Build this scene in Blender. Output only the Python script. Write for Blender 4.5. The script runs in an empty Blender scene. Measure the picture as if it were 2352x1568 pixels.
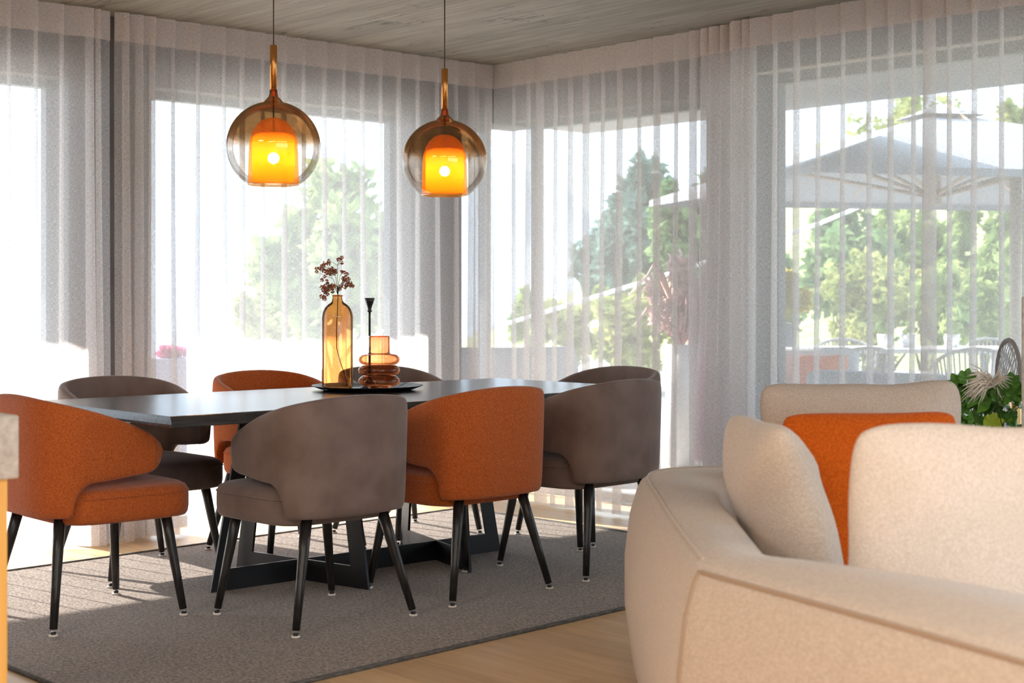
import bpy, bmesh, math, random
from mathutils import Vector, Matrix, noise as mnoise
PI = math.pi
# ------------------------------------------------------------------ camera frame (metres; floor z=0, eye 1.2 m)
HH, FP = 1.2, 3400.0
YAW = math.radians(47.3)
FW = Vector((math.cos(YAW), math.sin(YAW), 0)); RT = Vector((math.sin(YAW), -math.cos(YAW), 0))
def V(d, r, z=0.0):                       # depth ahead of the camera, offset to its right, height
    p = FW * d + RT * r; return Vector((p.x, p.y, z))
def at_y(u, Y):                           # world x where the sight line u meets plane y=Y
    t = (u - 1176) / FP; k = Y / (FW.y + t * RT.y); return k * (FW.x + t * RT.x)
def at_x(u, X):
    t = (u - 1176) / FP; k = X / (FW.x + t * RT.x); return k * (FW.y + t * RT.y)

scene = bpy.context.scene
COL = scene.collection
cam_d = bpy.data.cameras.new('camera'); cam = bpy.data.objects.new('camera', cam_d); COL.objects.link(cam)
cam.location = (0, 0, HH); cam.rotation_euler = (PI / 2, 0, YAW - PI / 2)
cam_d.sensor_width = 36; cam_d.lens = FP / 2352 * 36; cam_d.shift_y = -(784 - 685) / 2352
cam_d.clip_end = 3000; cam_d.clip_start = 0.05
cam_d.dof.use_dof = True; cam_d.dof.focus_distance = 6.2; cam_d.dof.aperture_fstop = 4.0
scene.camera = cam
# world
w = bpy.data.worlds.new('sky'); scene.world = w; w.use_nodes = True
bg = w.node_tree.nodes['Background']; bg.inputs[0].default_value = (0.70, 0.85, 1.0, 1); bg.inputs[1].default_value = 3.9
# sun
sd = bpy.data.lights.new('sun', 'SUN'); sun = bpy.data.objects.new('sun', sd); COL.objects.link(sun)
sd.energy = 17.0; sd.angle = math.radians(0.6); sd.color = (1, 0.93, 0.84)
sun_dir = Vector((0.17, -0.98, -0.69)).normalized()
sun.rotation_euler = sun_dir.to_track_quat('-Z', 'Y').to_euler()
# unseen warm fill lights added behind the camera, standing in for room lamps
def area(name, loc, sx, sy, power, col, rot=(0, 0, 0)):
    l = bpy.data.lights.new(name, 'AREA'); l.shape = 'RECTANGLE'; l.size = sx; l.size_y = sy; l.energy = power; l.color = col
    o = bpy.data.objects.new(name, l); COL.objects.link(o); o.location = loc; o.rotation_euler = rot; return o
area('kitchen_fill_light', (-0.6, 0.2, 2.55), 2.4, 0.8, 84, (1, 0.885, 0.77))
area('lounge_fill_light', (1.9, -1.0, 2.55), 2.4, 0.8, 74, (1, 0.89, 0.78))
area('hall_fill_light', (-1.0, 3.0, 2.55), 1.6, 0.8, 56, (1, 0.89, 0.78))
vs = scene.view_settings
scene.display_settings.display_device = 'sRGB'
vs.view_transform = 'Standard'; vs.look = 'None'; vs.exposure = 0.42; vs.gamma = 1.0; vs.use_curve_mapping = False
cy = scene.cycles
cy.max_bounces = 8; cy.diffuse_bounces = 4; cy.glossy_bounces = 4; cy.transmission_bounces = 6
cy.transparent_max_bounces = 32; cy.caustics_reflective = False; cy.caustics_refractive = False
cy.sample_clamp_indirect = 6; cy.use_denoising = True

# ------------------------------------------------------------------ materials
def lin(c):
    return tuple(((x / 255) / 12.92 if x / 255 <= .04045 else ((x / 255 + .055) / 1.055) ** 2.4) for x in c)
def nt(name):
    m = bpy.data.materials.new(name); m.use_nodes = True; t = m.node_tree; t.nodes.clear()
    return m, t, t.nodes, t.links
def mat(name, c, rough=.6, metal=0, c2=None, scale=20, stretch=(1, 1, 1), bump=0, bscale=None, spec=.5, sheen=0, detail=4, coat=0, contrast=(.35, .65)):
    m, t, N, L = nt(name)
    out = N.new('ShaderNodeOutputMaterial'); p = N.new('ShaderNodeBsdfPrincipled'); L.new(p.outputs[0], out.inputs[0])
    p.inputs['Base Color'].default_value = (*c, 1); p.inputs['Roughness'].default_value = rough; p.inputs['Metallic'].default_value = metal
    p.inputs['Specular IOR Level'].default_value = spec; p.inputs['Sheen Weight'].default_value = sheen; p.inputs['Coat Weight'].default_value = coat
    if sheen: p.inputs['Sheen Roughness'].default_value = .4
    tc = N.new('ShaderNodeTexCoord'); mp = N.new('ShaderNodeMapping'); mp.inputs['Scale'].default_value = stretch
    L.new(tc.outputs['Object'], mp.inputs[0])
    if c2:
        n = N.new('ShaderNodeTexNoise'); n.inputs['Scale'].default_value = scale; n.inputs['Detail'].default_value = detail
        L.new(mp.outputs[0], n.inputs['Vector'])
        r = N.new('ShaderNodeValToRGB'); r.color_ramp.elements[0].position = contrast[0]; r.color_ramp.elements[1].position = contrast[1]
        r.color_ramp.elements[0].color = (*c, 1); r.color_ramp.elements[1].color = (*c2, 1)
        L.new(n.outputs[0], r.inputs[0]); L.new(r.outputs[0], p.inputs['Base Color'])
    if bump:
        n2 = N.new('ShaderNodeTexNoise'); n2.inputs['Scale'].default_value = bscale or scale; n2.inputs['Detail'].default_value = 3
        L.new(mp.outputs[0], n2.inputs['Vector'])
        b = N.new('ShaderNodeBump'); b.inputs['Strength'].default_value = bump; b.inputs['Distance'].default_value = .004
        L.new(n2.outputs[0], b.inputs['Height']); L.new(b.outputs[0], p.inputs['Normal'])
    return m

def wood(name, dark, light, along='Y', rough=.45, cracks=0.0, spec=.5, grain=1.0, spots=False):
    m, t, N, L = nt(name)
    out = N.new('ShaderNodeOutputMaterial'); p = N.new('ShaderNodeBsdfPrincipled'); L.new(p.outputs[0], out.inputs[0])
    p.inputs['Roughness'].default_value = rough; p.inputs['Specular IOR Level'].default_value = spec
    tc = N.new('ShaderNodeTexCoord'); mp = N.new('ShaderNodeMapping')
    mp.inputs['Scale'].default_value = (14, 1, 14) if along == 'Y' else (1, 14, 14)
    oi = N.new('ShaderNodeObjectInfo')
    off = N.new('ShaderNodeVectorMath'); off.operation = 'SCALE'; off.inputs[3].default_value = 7.0
    cmb = N.new('ShaderNodeCombineXYZ'); L.new(oi.outputs['Random'], cmb.inputs[0]); L.new(oi.outputs['Random'], cmb.inputs[1])
    L.new(cmb.outputs[0], off.inputs[0])
    add = N.new('ShaderNodeVectorMath'); add.operation = 'ADD'
    L.new(tc.outputs['Object'], add.inputs[0]); L.new(off.outputs[0], add.inputs[1]); L.new(add.outputs[0], mp.inputs[0])
    n = N.new('ShaderNodeTexNoise'); n.inputs['Scale'].default_value = 1.6 * grain; n.inputs['Detail'].default_value = 8; n.inputs['Roughness'].default_value = .62; n.inputs['Distortion'].default_value = .6
    L.new(mp.outputs[0], n.inputs['Vector'])
    r = N.new('ShaderNodeValToRGB'); r.color_ramp.elements[0].position = .3; r.color_ramp.elements[1].position = .7
    r.color_ramp.elements[0].color = (*dark, 1); r.color_ramp.elements[1].color = (*light, 1)
    L.new(n.outputs[0], r.inputs[0]); col = r.outputs[0]
    # plank to plank shift in tone
    hs = N.new('ShaderNodeHueSaturation'); mr = N.new('ShaderNodeMapRange'); mr.inputs[3].default_value = .88; mr.inputs[4].default_value = 1.1
    L.new(oi.outputs['Random'], mr.inputs[0]); L.new(mr.outputs[0], hs.inputs['Value']); L.new(col, hs.inputs['Color']); col = hs.outputs[0]
    if cracks:
        mp2 = N.new('ShaderNodeMapping'); mp2.inputs['Scale'].default_value = (7, 1.1, 7) if along == 'Y' else (1.1, 7, 7)
        L.new(add.outputs[0], mp2.inputs[0])
        n2 = N.new('ShaderNodeTexNoise'); n2.inputs['Scale'].default_value = 1.3; n2.inputs['Detail'].default_value = 5; n2.inputs['Distortion'].default_value = 1.2
        L.new(mp2.outputs[0], n2.inputs['Vector'])
        a = N.new('ShaderNodeMath'); a.operation = 'SUBTRACT'; a.inputs[1].default_value = .5; L.new(n2.outputs[0], a.inputs[0])
        b = N.new('ShaderNodeMath'); b.operation = 'ABSOLUTE'; L.new(a.outputs[0], b.inputs[0])
        c = N.new('ShaderNodeMapRange'); c.inputs[1].default_value = 0; c.inputs[2].default_value = .018; c.inputs[3].default_value = 1; c.inputs[4].default_value = 0
        L.new(b.outputs[0], c.inputs[0])
        n3 = N.new('ShaderNodeTexNoise'); n3.inputs['Scale'].default_value = 1.7; L.new(add.outputs[0], n3.inputs['Vector'])
        g = N.new('ShaderNodeMapRange'); g.inputs[1].default_value = .52; g.inputs[2].default_value = .62; L.new(n3.outputs[0], g.inputs[0])
        mu = N.new('ShaderNodeMath'); mu.operation = 'MULTIPLY'; L.new(c.outputs[0], mu.inputs[0]); L.new(g.outputs[0], mu.inputs[1])
        # knots
        vo = N.new('ShaderNodeTexVoronoi'); vo.inputs['Scale'].default_value = 1.15; mp3 = N.new('ShaderNodeMapping'); mp3.inputs['Scale'].default_value = (2.2, 1, 1) if along == 'Y' else (1, 2.2, 1)
        L.new(add.outputs[0], mp3.inputs[0]); L.new(mp3.outputs[0], vo.inputs['Vector'])
        k = N.new('ShaderNodeMapRange'); k.inputs[1].default_value = .02; k.inputs[2].default_value = .075; k.inputs[3].default_value = .9; k.inputs[4].default_value = 0
        L.new(vo.outputs['Distance'], k.inputs[0])
        mx0 = N.new('ShaderNodeMath'); mx0.operation = 'MAXIMUM'; L.new(mu.outputs[0], mx0.inputs[0]); L.new(k.outputs[0], mx0.inputs[1])
        sc_ = N.new('ShaderNodeMath'); sc_.operation = 'MULTIPLY'; sc_.inputs[1].default_value = cracks; L.new(mx0.outputs[0], sc_.inputs[0])
        mx = N.new('ShaderNodeMix'); mx.data_type = 'RGBA'; L.new(sc_.outputs[0], mx.inputs[0]); L.new(col, mx.inputs[6])
        mx.inputs[7].default_value = (dark[0] * .3, dark[1] * .3, dark[2] * .32, 1); col = mx.outputs[2]
    L.new(col, p.inputs['Base Color'])
    bp = N.new('ShaderNodeBump'); bp.inputs['Strength'].default_value = .25; bp.inputs['Distance'].default_value = .002
    L.new(n.outputs[0], bp.inputs['Height']); L.new(bp.outputs[0], p.inputs['Normal'])
    return m

def sheer(name, open_, col, trans=.55):
    """woven voile: fine open weave (holes) between threads that scatter light"""
    m, t, N, L = nt(name)
    out = N.new('ShaderNodeOutputMaterial'); tr = N.new('ShaderNodeBsdfTransparent'); d = N.new('ShaderNodeBsdfDiffuse'); tl = N.new('ShaderNodeBsdfTranslucent')
    d.inputs[0].default_value = (*col, 1); tl.inputs[0].default_value = (*col, 1)
    uv = N.new('ShaderNodeUVMap'); uv.uv_map = 'UVMap'
    fs = []
    for sc3, s in (((1, .22, 1), 330), ((.22, 1, 1), 330)):
        mp = N.new('ShaderNodeMapping'); mp.inputs['Scale'].default_value = sc3; L.new(uv.outputs[0], mp.inputs[0])
        n = N.new('ShaderNodeTexNoise'); n.inputs['Scale'].default_value = s; n.inputs['Detail'].default_value = 1.5; L.new(mp.outputs[0], n.inputs['Vector']); fs.append(n)
    a = N.new('ShaderNodeMath'); a.operation = 'ADD'; L.new(fs[0].outputs[0], a.inputs[0]); L.new(fs[1].outputs[0], a.inputs[1])
    r = N.new('ShaderNodeMapRange'); r.inputs[1].default_value = .72; r.inputs[2].default_value = 1.28
    r.inputs[3].default_value = max(0, open_ - .17); r.inputs[4].default_value = min(1, open_ + .17); L.new(a.outputs[0], r.inputs[0])
    m1 = N.new('ShaderNodeMixShader'); m1.inputs[0].default_value = trans; L.new(d.outputs[0], m1.inputs[1]); L.new(tl.outputs[0], m1.inputs[2])
    m2 = N.new('ShaderNodeMixShader'); L.new(r.outputs[0], m2.inputs[0]); L.new(m1.outputs[0], m2.inputs[1]); L.new(tr.outputs[0], m2.inputs[2])
    L.new(m2.outputs[0], out.inputs[0]); return m

def thin_glass(name, tint=(1, 1, 1), refl=1.0, rough=0.0, top_tint=None, z0=0, z1=1, base_refl=0.0, top_refl=0.0):
    m, t, N, L = nt(name)
    out = N.new('ShaderNodeOutputMaterial'); tr = N.new('ShaderNodeBsdfTransparent'); g = N.new('ShaderNodeBsdfGlossy'); g.inputs['Roughness'].default_value = rough
    tr.inputs[0].default_value = (*tint, 1)
    fr = N.new('ShaderNodeLayerWeight'); fr.inputs[0].default_value = .15
    a = N.new('ShaderNodeMath'); a.operation = 'MULTIPLY_ADD'; a.inputs[1].default_value = refl; a.inputs[2].default_value = base_refl; a.use_clamp = True
    L.new(fr.outputs['Fresnel'], a.inputs[0]); fac = a.outputs[0]
    if top_tint:
        tc = N.new('ShaderNodeTexCoord'); sx = N.new('ShaderNodeSeparateXYZ'); L.new(tc.outputs['Object'], sx.inputs[0])
        r = N.new('ShaderNodeMapRange'); r.inputs[1].default_value = z0; r.inputs[2].default_value = z1; r.interpolation_type = 'SMOOTHSTEP'; L.new(sx.outputs[2], r.inputs[0])
        mx = N.new('ShaderNodeMix'); mx.data_type = 'RGBA'; mx.inputs[6].default_value = (*tint, 1); mx.inputs[7].default_value = (*top_tint, 1)
        L.new(r.outputs[0], mx.inputs[0]); L.new(mx.outputs[2], tr.inputs[0])
        b = N.new('ShaderNodeMath'); b.operation = 'MULTIPLY_ADD'; b.inputs[1].default_value = top_refl; b.use_clamp = True
        L.new(r.outputs[0], b.inputs[0]); L.new(fac, b.inputs[2]); fac = b.outputs[0]
        mg = N.new('ShaderNodeMix'); mg.data_type = 'RGBA'; mg.inputs[6].default_value = (.9, .9, .9, 1); mg.inputs[7].default_value = (.75, .52, .32, 1)
        L.new(r.outputs[0], mg.inputs[0]); L.new(mg.outputs[2], g.inputs[0])
    ms = N.new('ShaderNodeMixShader'); L.new(fac, ms.inputs[0]); L.new(tr.outputs[0], ms.inputs[1]); L.new(g.outputs[0], ms.inputs[2])
    L.new(ms.outputs[0], out.inputs[0]); return m

def emit(name, c, s):
    m, t, N, L = nt(name); out = N.new('ShaderNodeOutputMaterial'); e = N.new('ShaderNodeEmission')
    e.inputs[0].default_value = (*c, 1); e.inputs[1].default_value = s; L.new(e.outputs[0], out.inputs[0]); return m

def glow_shade(name, mixt=.3):
    m, t, N, L = nt(name); out = N.new('ShaderNodeOutputMaterial')
    tr = N.new('ShaderNodeBsdfTransparent'); tr.inputs[0].default_value = (1, .84, .5, 1)
    tl = N.new('ShaderNodeBsdfTranslucent'); tl.inputs[0].default_value = (1, .385, .02, 1)
    d = N.new('ShaderNodeBsdfDiffuse'); d.inputs[0].default_value = (.9, .36, .03, 1)
    a = N.new('ShaderNodeMixShader'); a.inputs[0].default_value = .6; L.new(d.outputs[0], a.inputs[1]); L.new(tl.outputs[0], a.inputs[2])
    b = N.new('ShaderNodeMixShader'); b.inputs[0].default_value = mixt; L.new(a.outputs[0], b.inputs[1]); L.new(tr.outputs[0], b.inputs[2])
    L.new(b.outputs[0], out.inputs[0]); return m

def foliage(name, c, c2):
    m, t, N, L = nt(name); out = N.new('ShaderNodeOutputMaterial')
    tc = N.new('ShaderNodeTexCoord'); n = N.new('ShaderNodeTexNoise'); n.inputs['Scale'].default_value = 1.6; n.inputs['Detail'].default_value = 5; L.new(tc.outputs['Object'], n.inputs['Vector'])
    r = N.new('ShaderNodeValToRGB'); r.color_ramp.elements[0].position = .38; r.color_ramp.elements[1].position = .62
    r.color_ramp.elements[0].color = (*c, 1); r.color_ramp.elements[1].color = (*c2, 1); L.new(n.outputs[0], r.inputs[0])
    d = N.new('ShaderNodeBsdfDiffuse'); tl = N.new('ShaderNodeBsdfTranslucent'); L.new(r.outputs[0], d.inputs[0]); L.new(r.outputs[0], tl.inputs[0])
    a = N.new('ShaderNodeMixShader'); a.inputs[0].default_value = .4; L.new(d.outputs[0], a.inputs[1]); L.new(tl.outputs[0], a.inputs[2]); L.new(a.outputs[0], out.inputs[0]); return m

def rug_mat():
    m, t, N, L = nt('rug_weave'); out = N.new('ShaderNodeOutputMaterial'); p = N.new('ShaderNodeBsdfPrincipled'); L.new(p.outputs[0], out.inputs[0])
    p.inputs['Roughness'].default_value = .95; p.inputs['Specular IOR Level'].default_value = .15; p.inputs['Sheen Weight'].default_value = .2
    tc = N.new('ShaderNodeTexCoord')
    n = N.new('ShaderNodeTexNoise'); n.inputs['Scale'].default_value = 150; n.inputs['Detail'].default_value = 3; n.inputs['Roughness'].default_value = .7; L.new(tc.outputs['Object'], n.inputs['Vector'])
    mp = N.new('ShaderNodeMapping'); mp.inputs['Scale'].default_value = (1, .6, 1); mp.inputs['Rotation'].default_value = (0, 0, .5); L.new(tc.outputs['Object'], mp.inputs[0])
    n2 = N.new('ShaderNodeTexNoise'); n2.inputs['Scale'].default_value = 110; n2.inputs['Detail'].default_value = 2; L.new(mp.outputs[0], n2.inputs['Vector'])
    a = N.new('ShaderNodeMath'); a.operation = 'ADD'; L.new(n.outputs[0], a.inputs[0]); L.new(n2.outputs[0], a.inputs[1])
    h = N.new('ShaderNodeMath'); h.operation = 'MULTIPLY'; h.inputs[1].default_value = .5; L.new(a.outputs[0], h.inputs[0])
    r = N.new('ShaderNodeValToRGB'); r.color_ramp.elements[0].position = .40; r.color_ramp.elements[1].position = .62
    r.color_ramp.elements[0].color = (.084, .064, .053, 1); r.color_ramp.elements[1].color = (.41, .335, .285, 1)
    L.new(h.outputs[0], r.inputs[0]); L.new(r.outputs[0], p.inputs['Base Color'])
    b = N.new('ShaderNodeBump'); b.inputs['Strength'].default_value = .7; b.inputs['Distance'].default_value = .004; L.new(h.outputs[0], b.inputs['Height']); L.new(b.outputs[0], p.inputs['Normal'])
    return m

M = {}
M['ceiling'] = wood('grey_rustic_board', (.235, .22, .185), (.38, .36, .315), 'Y', .7, cracks=.75)
M['oak'] = wood('pale_oak', (.62, .41, .215), (.78, .56, .33), 'Y', .42)
M['table'] = wood('black_stained_oak', (.014, .014, .017), (.055, .055, .060), 'X', .27, spec=.75, grain=2.2)
M['legwood'] = mat('black_stained_ash', (.010, .010, .010), .38, c2=(.026, .025, .024), scale=9, stretch=(8, 8, 1), bump=.2)
M['steel'] = mat('black_powder_coat', (.010, .011, .014), .42)
M['suede'] = mat('taupe_suede', (.175, .122, .104), .85, c2=(.235, .172, .150), scale=7, bump=.10, bscale=500, sheen=.35, spec=.2, detail=6)
M['boucle'] = mat('rust_boucle', (.42, .088, .018), .95, c2=(.60, .155, .040), scale=190, bump=.9, bscale=210, sheen=.35, spec=.1)
M['felt'] = mat('white_felt', (.8, .76, .7), .9)
M['blackplastic'] = mat('black_plastic', (.012, .012, .012), .4)
M['rug'] = rug_mat()
M['binding'] = mat('grey_rug_binding', (.07, .068, .066), .9, c2=(.16, .155, .15), scale=160, stretch=(.2, 1, 1), bump=.6)
M['plaster'] = mat('warm_grey_plaster', (.15, .14, .14), .85, c2=(.18, .17, .17), scale=6)
M['soffit'] = mat('grey_soffit', (.33, .31, .30), .85, c2=(.38, .36, .35), scale=6)
M['white'] = mat('white_plaster', (.78, .74, .69), .85, c2=(.82, .78, .73), scale=4)
M['frame'] = mat('grey_window_frame', (.16, .165, .175), .5)
M['pane'] = thin_glass('window_glass', (.97, .985, .98), .55)
M['sheer'] = sheer('voile', .42, (.84, .80, .79), .60)
M['sheer_head'] = sheer('voile_header', .22, (.84, .76, .72), .30)
M['copper'] = mat('amber_metal', (.62, .27, .07), .22, metal=.85)
M['cable'] = mat('brown_cable', (.09, .06, .04), .6)
M['globe'] = thin_glass('smoked_amber_glass', (.88, .81, .74), .6, top_tint=(.45, .30, .17), z0=-.01, z1=.04, base_refl=.04, top_refl=.20)
M['glow'] = glow_shade('amber_opal_glass')
M['glow2'] = glow_shade('amber_tinted_bell', .6)
M['bulb'] = emit('lit_bulb', (1, .82, .5), 110)
M['amber'] = thin_glass('amber_bottle_glass', (.85, .54, .29), .9, base_refl=.03)
M['orangeglass'] = thin_glass('orange_ring_glass', (.90, .50, .30), .8, base_refl=.04)
M['matteblack'] = mat('matte_black_metal', (.014, .012, .015), .38)
M['dried'] = mat('dried_rust_blossom', (.30, .085, .035), .9, c2=(.50, .17, .07), scale=300)
M['twig'] = mat('dark_twig', (.05, .022, .022), .8)
M['linen'] = mat('beige_weave', (.48, .395, .325), .95, c2=(.61, .515, .435), scale=230, stretch=(1, .4, 1), bump=.35, bscale=260, sheen=.25, spec=.1)
M['piping'] = mat('dark_crease_piping', (.36, .26, .19), .95)  # brown darkened to paint the shaded crease along the sofa seam
M['linen2'] = mat('pale_beige_weave', (.60, .51, .44), .95, c2=(.74, .65, .57), scale=230, stretch=(1, .4, 1), bump=.35, bscale=260, sheen=.25, spec=.1)
M['orangewool'] = mat('burnt_orange_wool', (.50, .085, .006), .95, c2=(.66, .13, .012), scale=160, bump=.5, bscale=260, sheen=.25, spec=.1)
M['stone'] = mat('speckled_stone', (.42, .37, .32), .6, c2=(.60, .55, .49), scale=45, detail=8)
M['gold'] = mat('yellow_oak_veneer', (.80, .43, .10), .45, c2=(.88, .50, .14), scale=3, stretch=(6, 6, .4))
M['leaf'] = mat('geranium_leaf', (.06, .21, .02), .45, c2=(.17, .40, .05), scale=14)
M['leaf_y'] = mat('lime_leaf', (.40, .52, .03), .5)
M['stemg'] = mat('green_stem', (.08, .17, .03), .5)
M['pampas'] = mat('cream_feather', (.93, .85, .75), .9)
M['brass'] = mat('brushed_brass', (.80, .58, .28), .3, metal=.8)
M['rope'] = mat('grey_rope_frame', (.32, .30, .29), .6)
M['mesh'] = mat('silver_woven_cord', (.45, .50, .55), .45, c2=(.75, .80, .85), scale=60)
M['terrace'] = mat('pale_stone_paving', (.34, .33, .31), .7, c2=(.42, .41, .39), scale=2)
M['canvas'] = mat('grey_parasol_canvas', (.27, .285, .32), .9, c2=(.30, .315, .35), scale=3)
M['timber'] = mat('parasol_timber', (.42, .33, .25), .6)
M['outgrey'] = mat('blue_grey_outdoor_fabric', (.22, .26, .32), .9)
M['outlight'] = mat('light_grey_outdoor_fabric', (.45, .47, .50), .9)
M['planter'] = mat('mauve_grey_planter', (.21, .20, .26), .7)
M['potgrey'] = mat('grey_planter', (.30, .30, .33), .7)
M['potwhite'] = mat('white_planter', (.80, .80, .82), .5)
M['magenta'] = mat('magenta_planter', (.45, .05, .18), .5)
M['pink'] = foliage('pink_petals', (.62, .12, .28), (.80, .35, .50))
M['plume'] = foliage('pale_pink_plume', (.62, .38, .38), (.80, .66, .64))
M['yellowleaf'] = foliage('yellow_foliage', (.55, .46, .05), (.74, .66, .14))
M['green1'] = foliage('light_green_foliage', (.13, .22, .07), (.38, .46, .18))
M['green2'] = foliage('mid_green_foliage', (.13, .24, .10), (.32, .43, .20))
M['green3'] = foliage('blue_green_conifer', (.11, .19, .17), (.20, .30, .26))
M['green4'] = foliage('olive_foliage', (.22, .27, .08), (.46, .47, .20))
M['bark'] = mat('bark', (.10, .075, .055), .9)
M['grass'] = mat('meadow', (.24, .31, .10), .95, c2=(.44, .42, .20), scale=1.2, detail=8)
M['mountain'] = mat('hazy_mountain', (.50, .60, .70), 1.0, c2=(.56, .66, .76), scale=.01)  # distance haze painted in as a pale blue base colour
M['whitecable'] = mat('white_handrail', (.85, .85, .85), .5)
M['towel'] = mat('white_table_top', (.62, .62, .60), .5)
M['darkvoid'] = mat('dark_gap_shade', (.015, .02, .025), .6)

# ------------------------------------------------------------------ helpers
def link(name, me, m=None, parent=None, smooth=False):
    o = bpy.data.objects.new(name, me); COL.objects.link(o)
    if m: me.materials.append(m)
    if smooth:
        for p in me.polygons: p.use_smooth = True
    if parent: o.parent = parent
    return o
def mesh(name, vs_, fs, m=None, parent=None, smooth=False, loc=None):
    me = bpy.data.meshes.new(name); me.from_pydata([tuple(v) for v in vs_], [], fs); me.update()
    o = link(name, me, m, parent, smooth)
    if loc is not None: o.location = loc
    return o
def tag(o, label=None, cat=None, group=None, kind=None):
    if label: o['label'] = label
    if cat: o['category'] = cat
    if group: o['group'] = group
    if kind: o['kind'] = kind
    return o
def empty(name, loc=(0, 0, 0), rz=0, label=None, cat=None, group=None):
    o = bpy.data.objects.new(name, None); COL.objects.link(o); o.location = loc; o.rotation_euler = (0, 0, rz); o.empty_display_size = .1
    return tag(o, label, cat, group)
def copy_tree(o, parent=None, swap=None):
    c = o.copy(); COL.objects.link(c)
    if swap and o.type == 'MESH' and o.data.materials and o.data.materials[0] in swap:
        c.data = swap_mesh(o.data, swap)
    if parent: c.parent = parent; c.matrix_parent_inverse = o.matrix_parent_inverse.copy()
    for ch in o.children: copy_tree(ch, c, swap)
    return c
_sw = {}
def swap_mesh(me, swap):
    k = (me.name, swap[me.materials[0]].name)
    if k not in _sw:
        n = me.copy(); n.materials[0] = swap[me.materials[0]]; _sw[k] = n
    return _sw[k]
def bm_box(bm, lo, hi, rot=None, org=None):
    vs_ = [bm.verts.new((x, y, z)) for x in (lo[0], hi[0]) for y in (lo[1], hi[1]) for z in (lo[2], hi[2])]
    for f in ((0, 1, 3, 2), (4, 6, 7, 5), (0, 4, 5, 1), (2, 3, 7, 6), (0, 2, 6, 4), (1, 5, 7, 3)): bm.faces.new([vs_[i] for i in f])
    return vs_
def box(name, lo, hi, m, parent=None, bevel=0, seg=2, smooth=False):
    bm = bmesh.new(); bm_box(bm, lo, hi)
    if bevel: bmesh.ops.bevel(bm, geom=bm.edges[:], offset=bevel, segments=seg, affect='EDGES', profile=.5)
    me = bpy.data.meshes.new(name); bm.to_mesh(me); bm.free()
    return link(name, me, m, parent, smooth or bevel > 0 and seg > 2)
def boxes(name, lst, m, parent=None):
    bm = bmesh.new()
    for lo, hi in lst: bm_box(bm, lo, hi)
    me = bpy.data.meshes.new(name); bm.to_mesh(me); bm.free(); return link(name, me, m, parent)
def lathe_data(prof, seg=32, flute=None):
    vs_, fs = [], []
    n = len(prof)
    for j in range(seg):
        a = 2 * PI * j / seg
        for i, (r, z) in enumerate(prof):
            k = 1 + (flute(i, a) if flute else 0)
            vs_.append((r * k * math.cos(a), r * k * math.sin(a), z))
    for j in range(seg):
        for i in range(n - 1):
            a, b = j * n + i, ((j + 1) % seg) * n + i
            fs.append((a, b, b + 1, a + 1))
    return vs_, fs
def lathe(name, prof, m, parent=None, loc=None, seg=32, flute=None, smooth=True):
    return mesh(name, *lathe_data(prof, seg, flute), m, parent, smooth, loc)
def tube_data(path, rad, seg=8, closed=False):
    path = [Vector(p) for p in path]; n = len(path); vs_, fs = [], []
    if not isinstance(rad, (list, tuple)): rad = [rad] * n
    up = None
    for i, p in enumerate(path):
        if closed: tg = (path[(i + 1) % n] - path[i - 1]).normalized()
        else: tg = (path[min(i + 1, n - 1)] - path[max(i - 1, 0)]).normalized()
        if up is None:
            up = Vector((0, 0, 1)) if abs(tg.z) < .9 else Vector((1, 0, 0))
        s = tg.cross(up).normalized(); up = s.cross(tg).normalized()
        for j in range(seg):
            a = 2 * PI * j / seg; vs_.append(p + (s * math.cos(a) + up * math.sin(a)) * rad[i])
    rng = n if closed else n - 1
    for i in range(rng):
        for j in range(seg):
            a = i * seg + j; b = i * seg + (j + 1) % seg; c = ((i + 1) % n) * seg + (j + 1) % seg; d = ((i + 1) % n) * seg + j
            fs.append((a, b, c, d))
    if not closed:
        fs.append(tuple(range(seg - 1, -1, -1))); fs.append(tuple((n - 1) * seg + j for j in range(seg)))
    return vs_, fs
def tube(name, path, rad, m, parent=None, seg=8, closed=False, smooth=True):
    return mesh(name, *tube_data(path, rad, seg, closed), m, parent, smooth)
def merge(parts):
    V_, F_ = [], []
    for v, f in parts:
        k = len(V_); V_ += list(v); F_ += [tuple(i + k for i in g) for g in f]
    return V_, F_
def struct(o): o['kind'] = 'structure'; return o
def rad_at(a, n, k=1.0):
    return a

# ------------------------------------------------------------------ the room shell
ZC = 2.61
YW, XW = 6.80, 6.25          # inner faces of the two glazed walls
X0, Y0 = -4.2, -4.2
fl = struct(box('floor', (X0, Y0, -.20), (XW + .25, YW + .25, -.012), M['oak']))
k = 0
for i in range(30):
    x = 0.2 + i * .21
    if x > XW: break
    off = (i * 0.83) % 2.3
    y = -1.2 - off
    while y < YW + .1:
        y1 = min(y + 2.3, YW + .2); ya = max(y, -1.2)
        if y1 > ya + .05:
            o = box('board', (x + .001, ya + .001, -.012), (min(x + .209, XW + .2), y1 - .001, 0), M['oak'], fl)
        y += 2.3
ce = struct(box('ceiling', (X0, Y0, ZC + .014), (XW + .25, YW + .25, ZC + .16), M['plaster']))
for i in range(40):
    x = -0.2 + i * .20
    if x > XW: break
    off = (i * 1.31) % 3.2; y = -1.0 - off
    while y < YW:
        y1 = min(y + 3.2, YW + .05); ya = max(y, -1.0)
        if y1 > ya + .05:
            box('board', (x + .0012, ya + .001, ZC), (min(x + .1988, XW), y1 - .001, ZC + .014), M['ceiling'], ce)
        y += 3.2
boxed = [((X0, Y0 - .2, 0), (X0 + .0, YW + .25, ZC))]
struct(boxes('wall_back', [((X0 - .2, Y0, 0), (X0, YW + .25, ZC))], M['white']))
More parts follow.
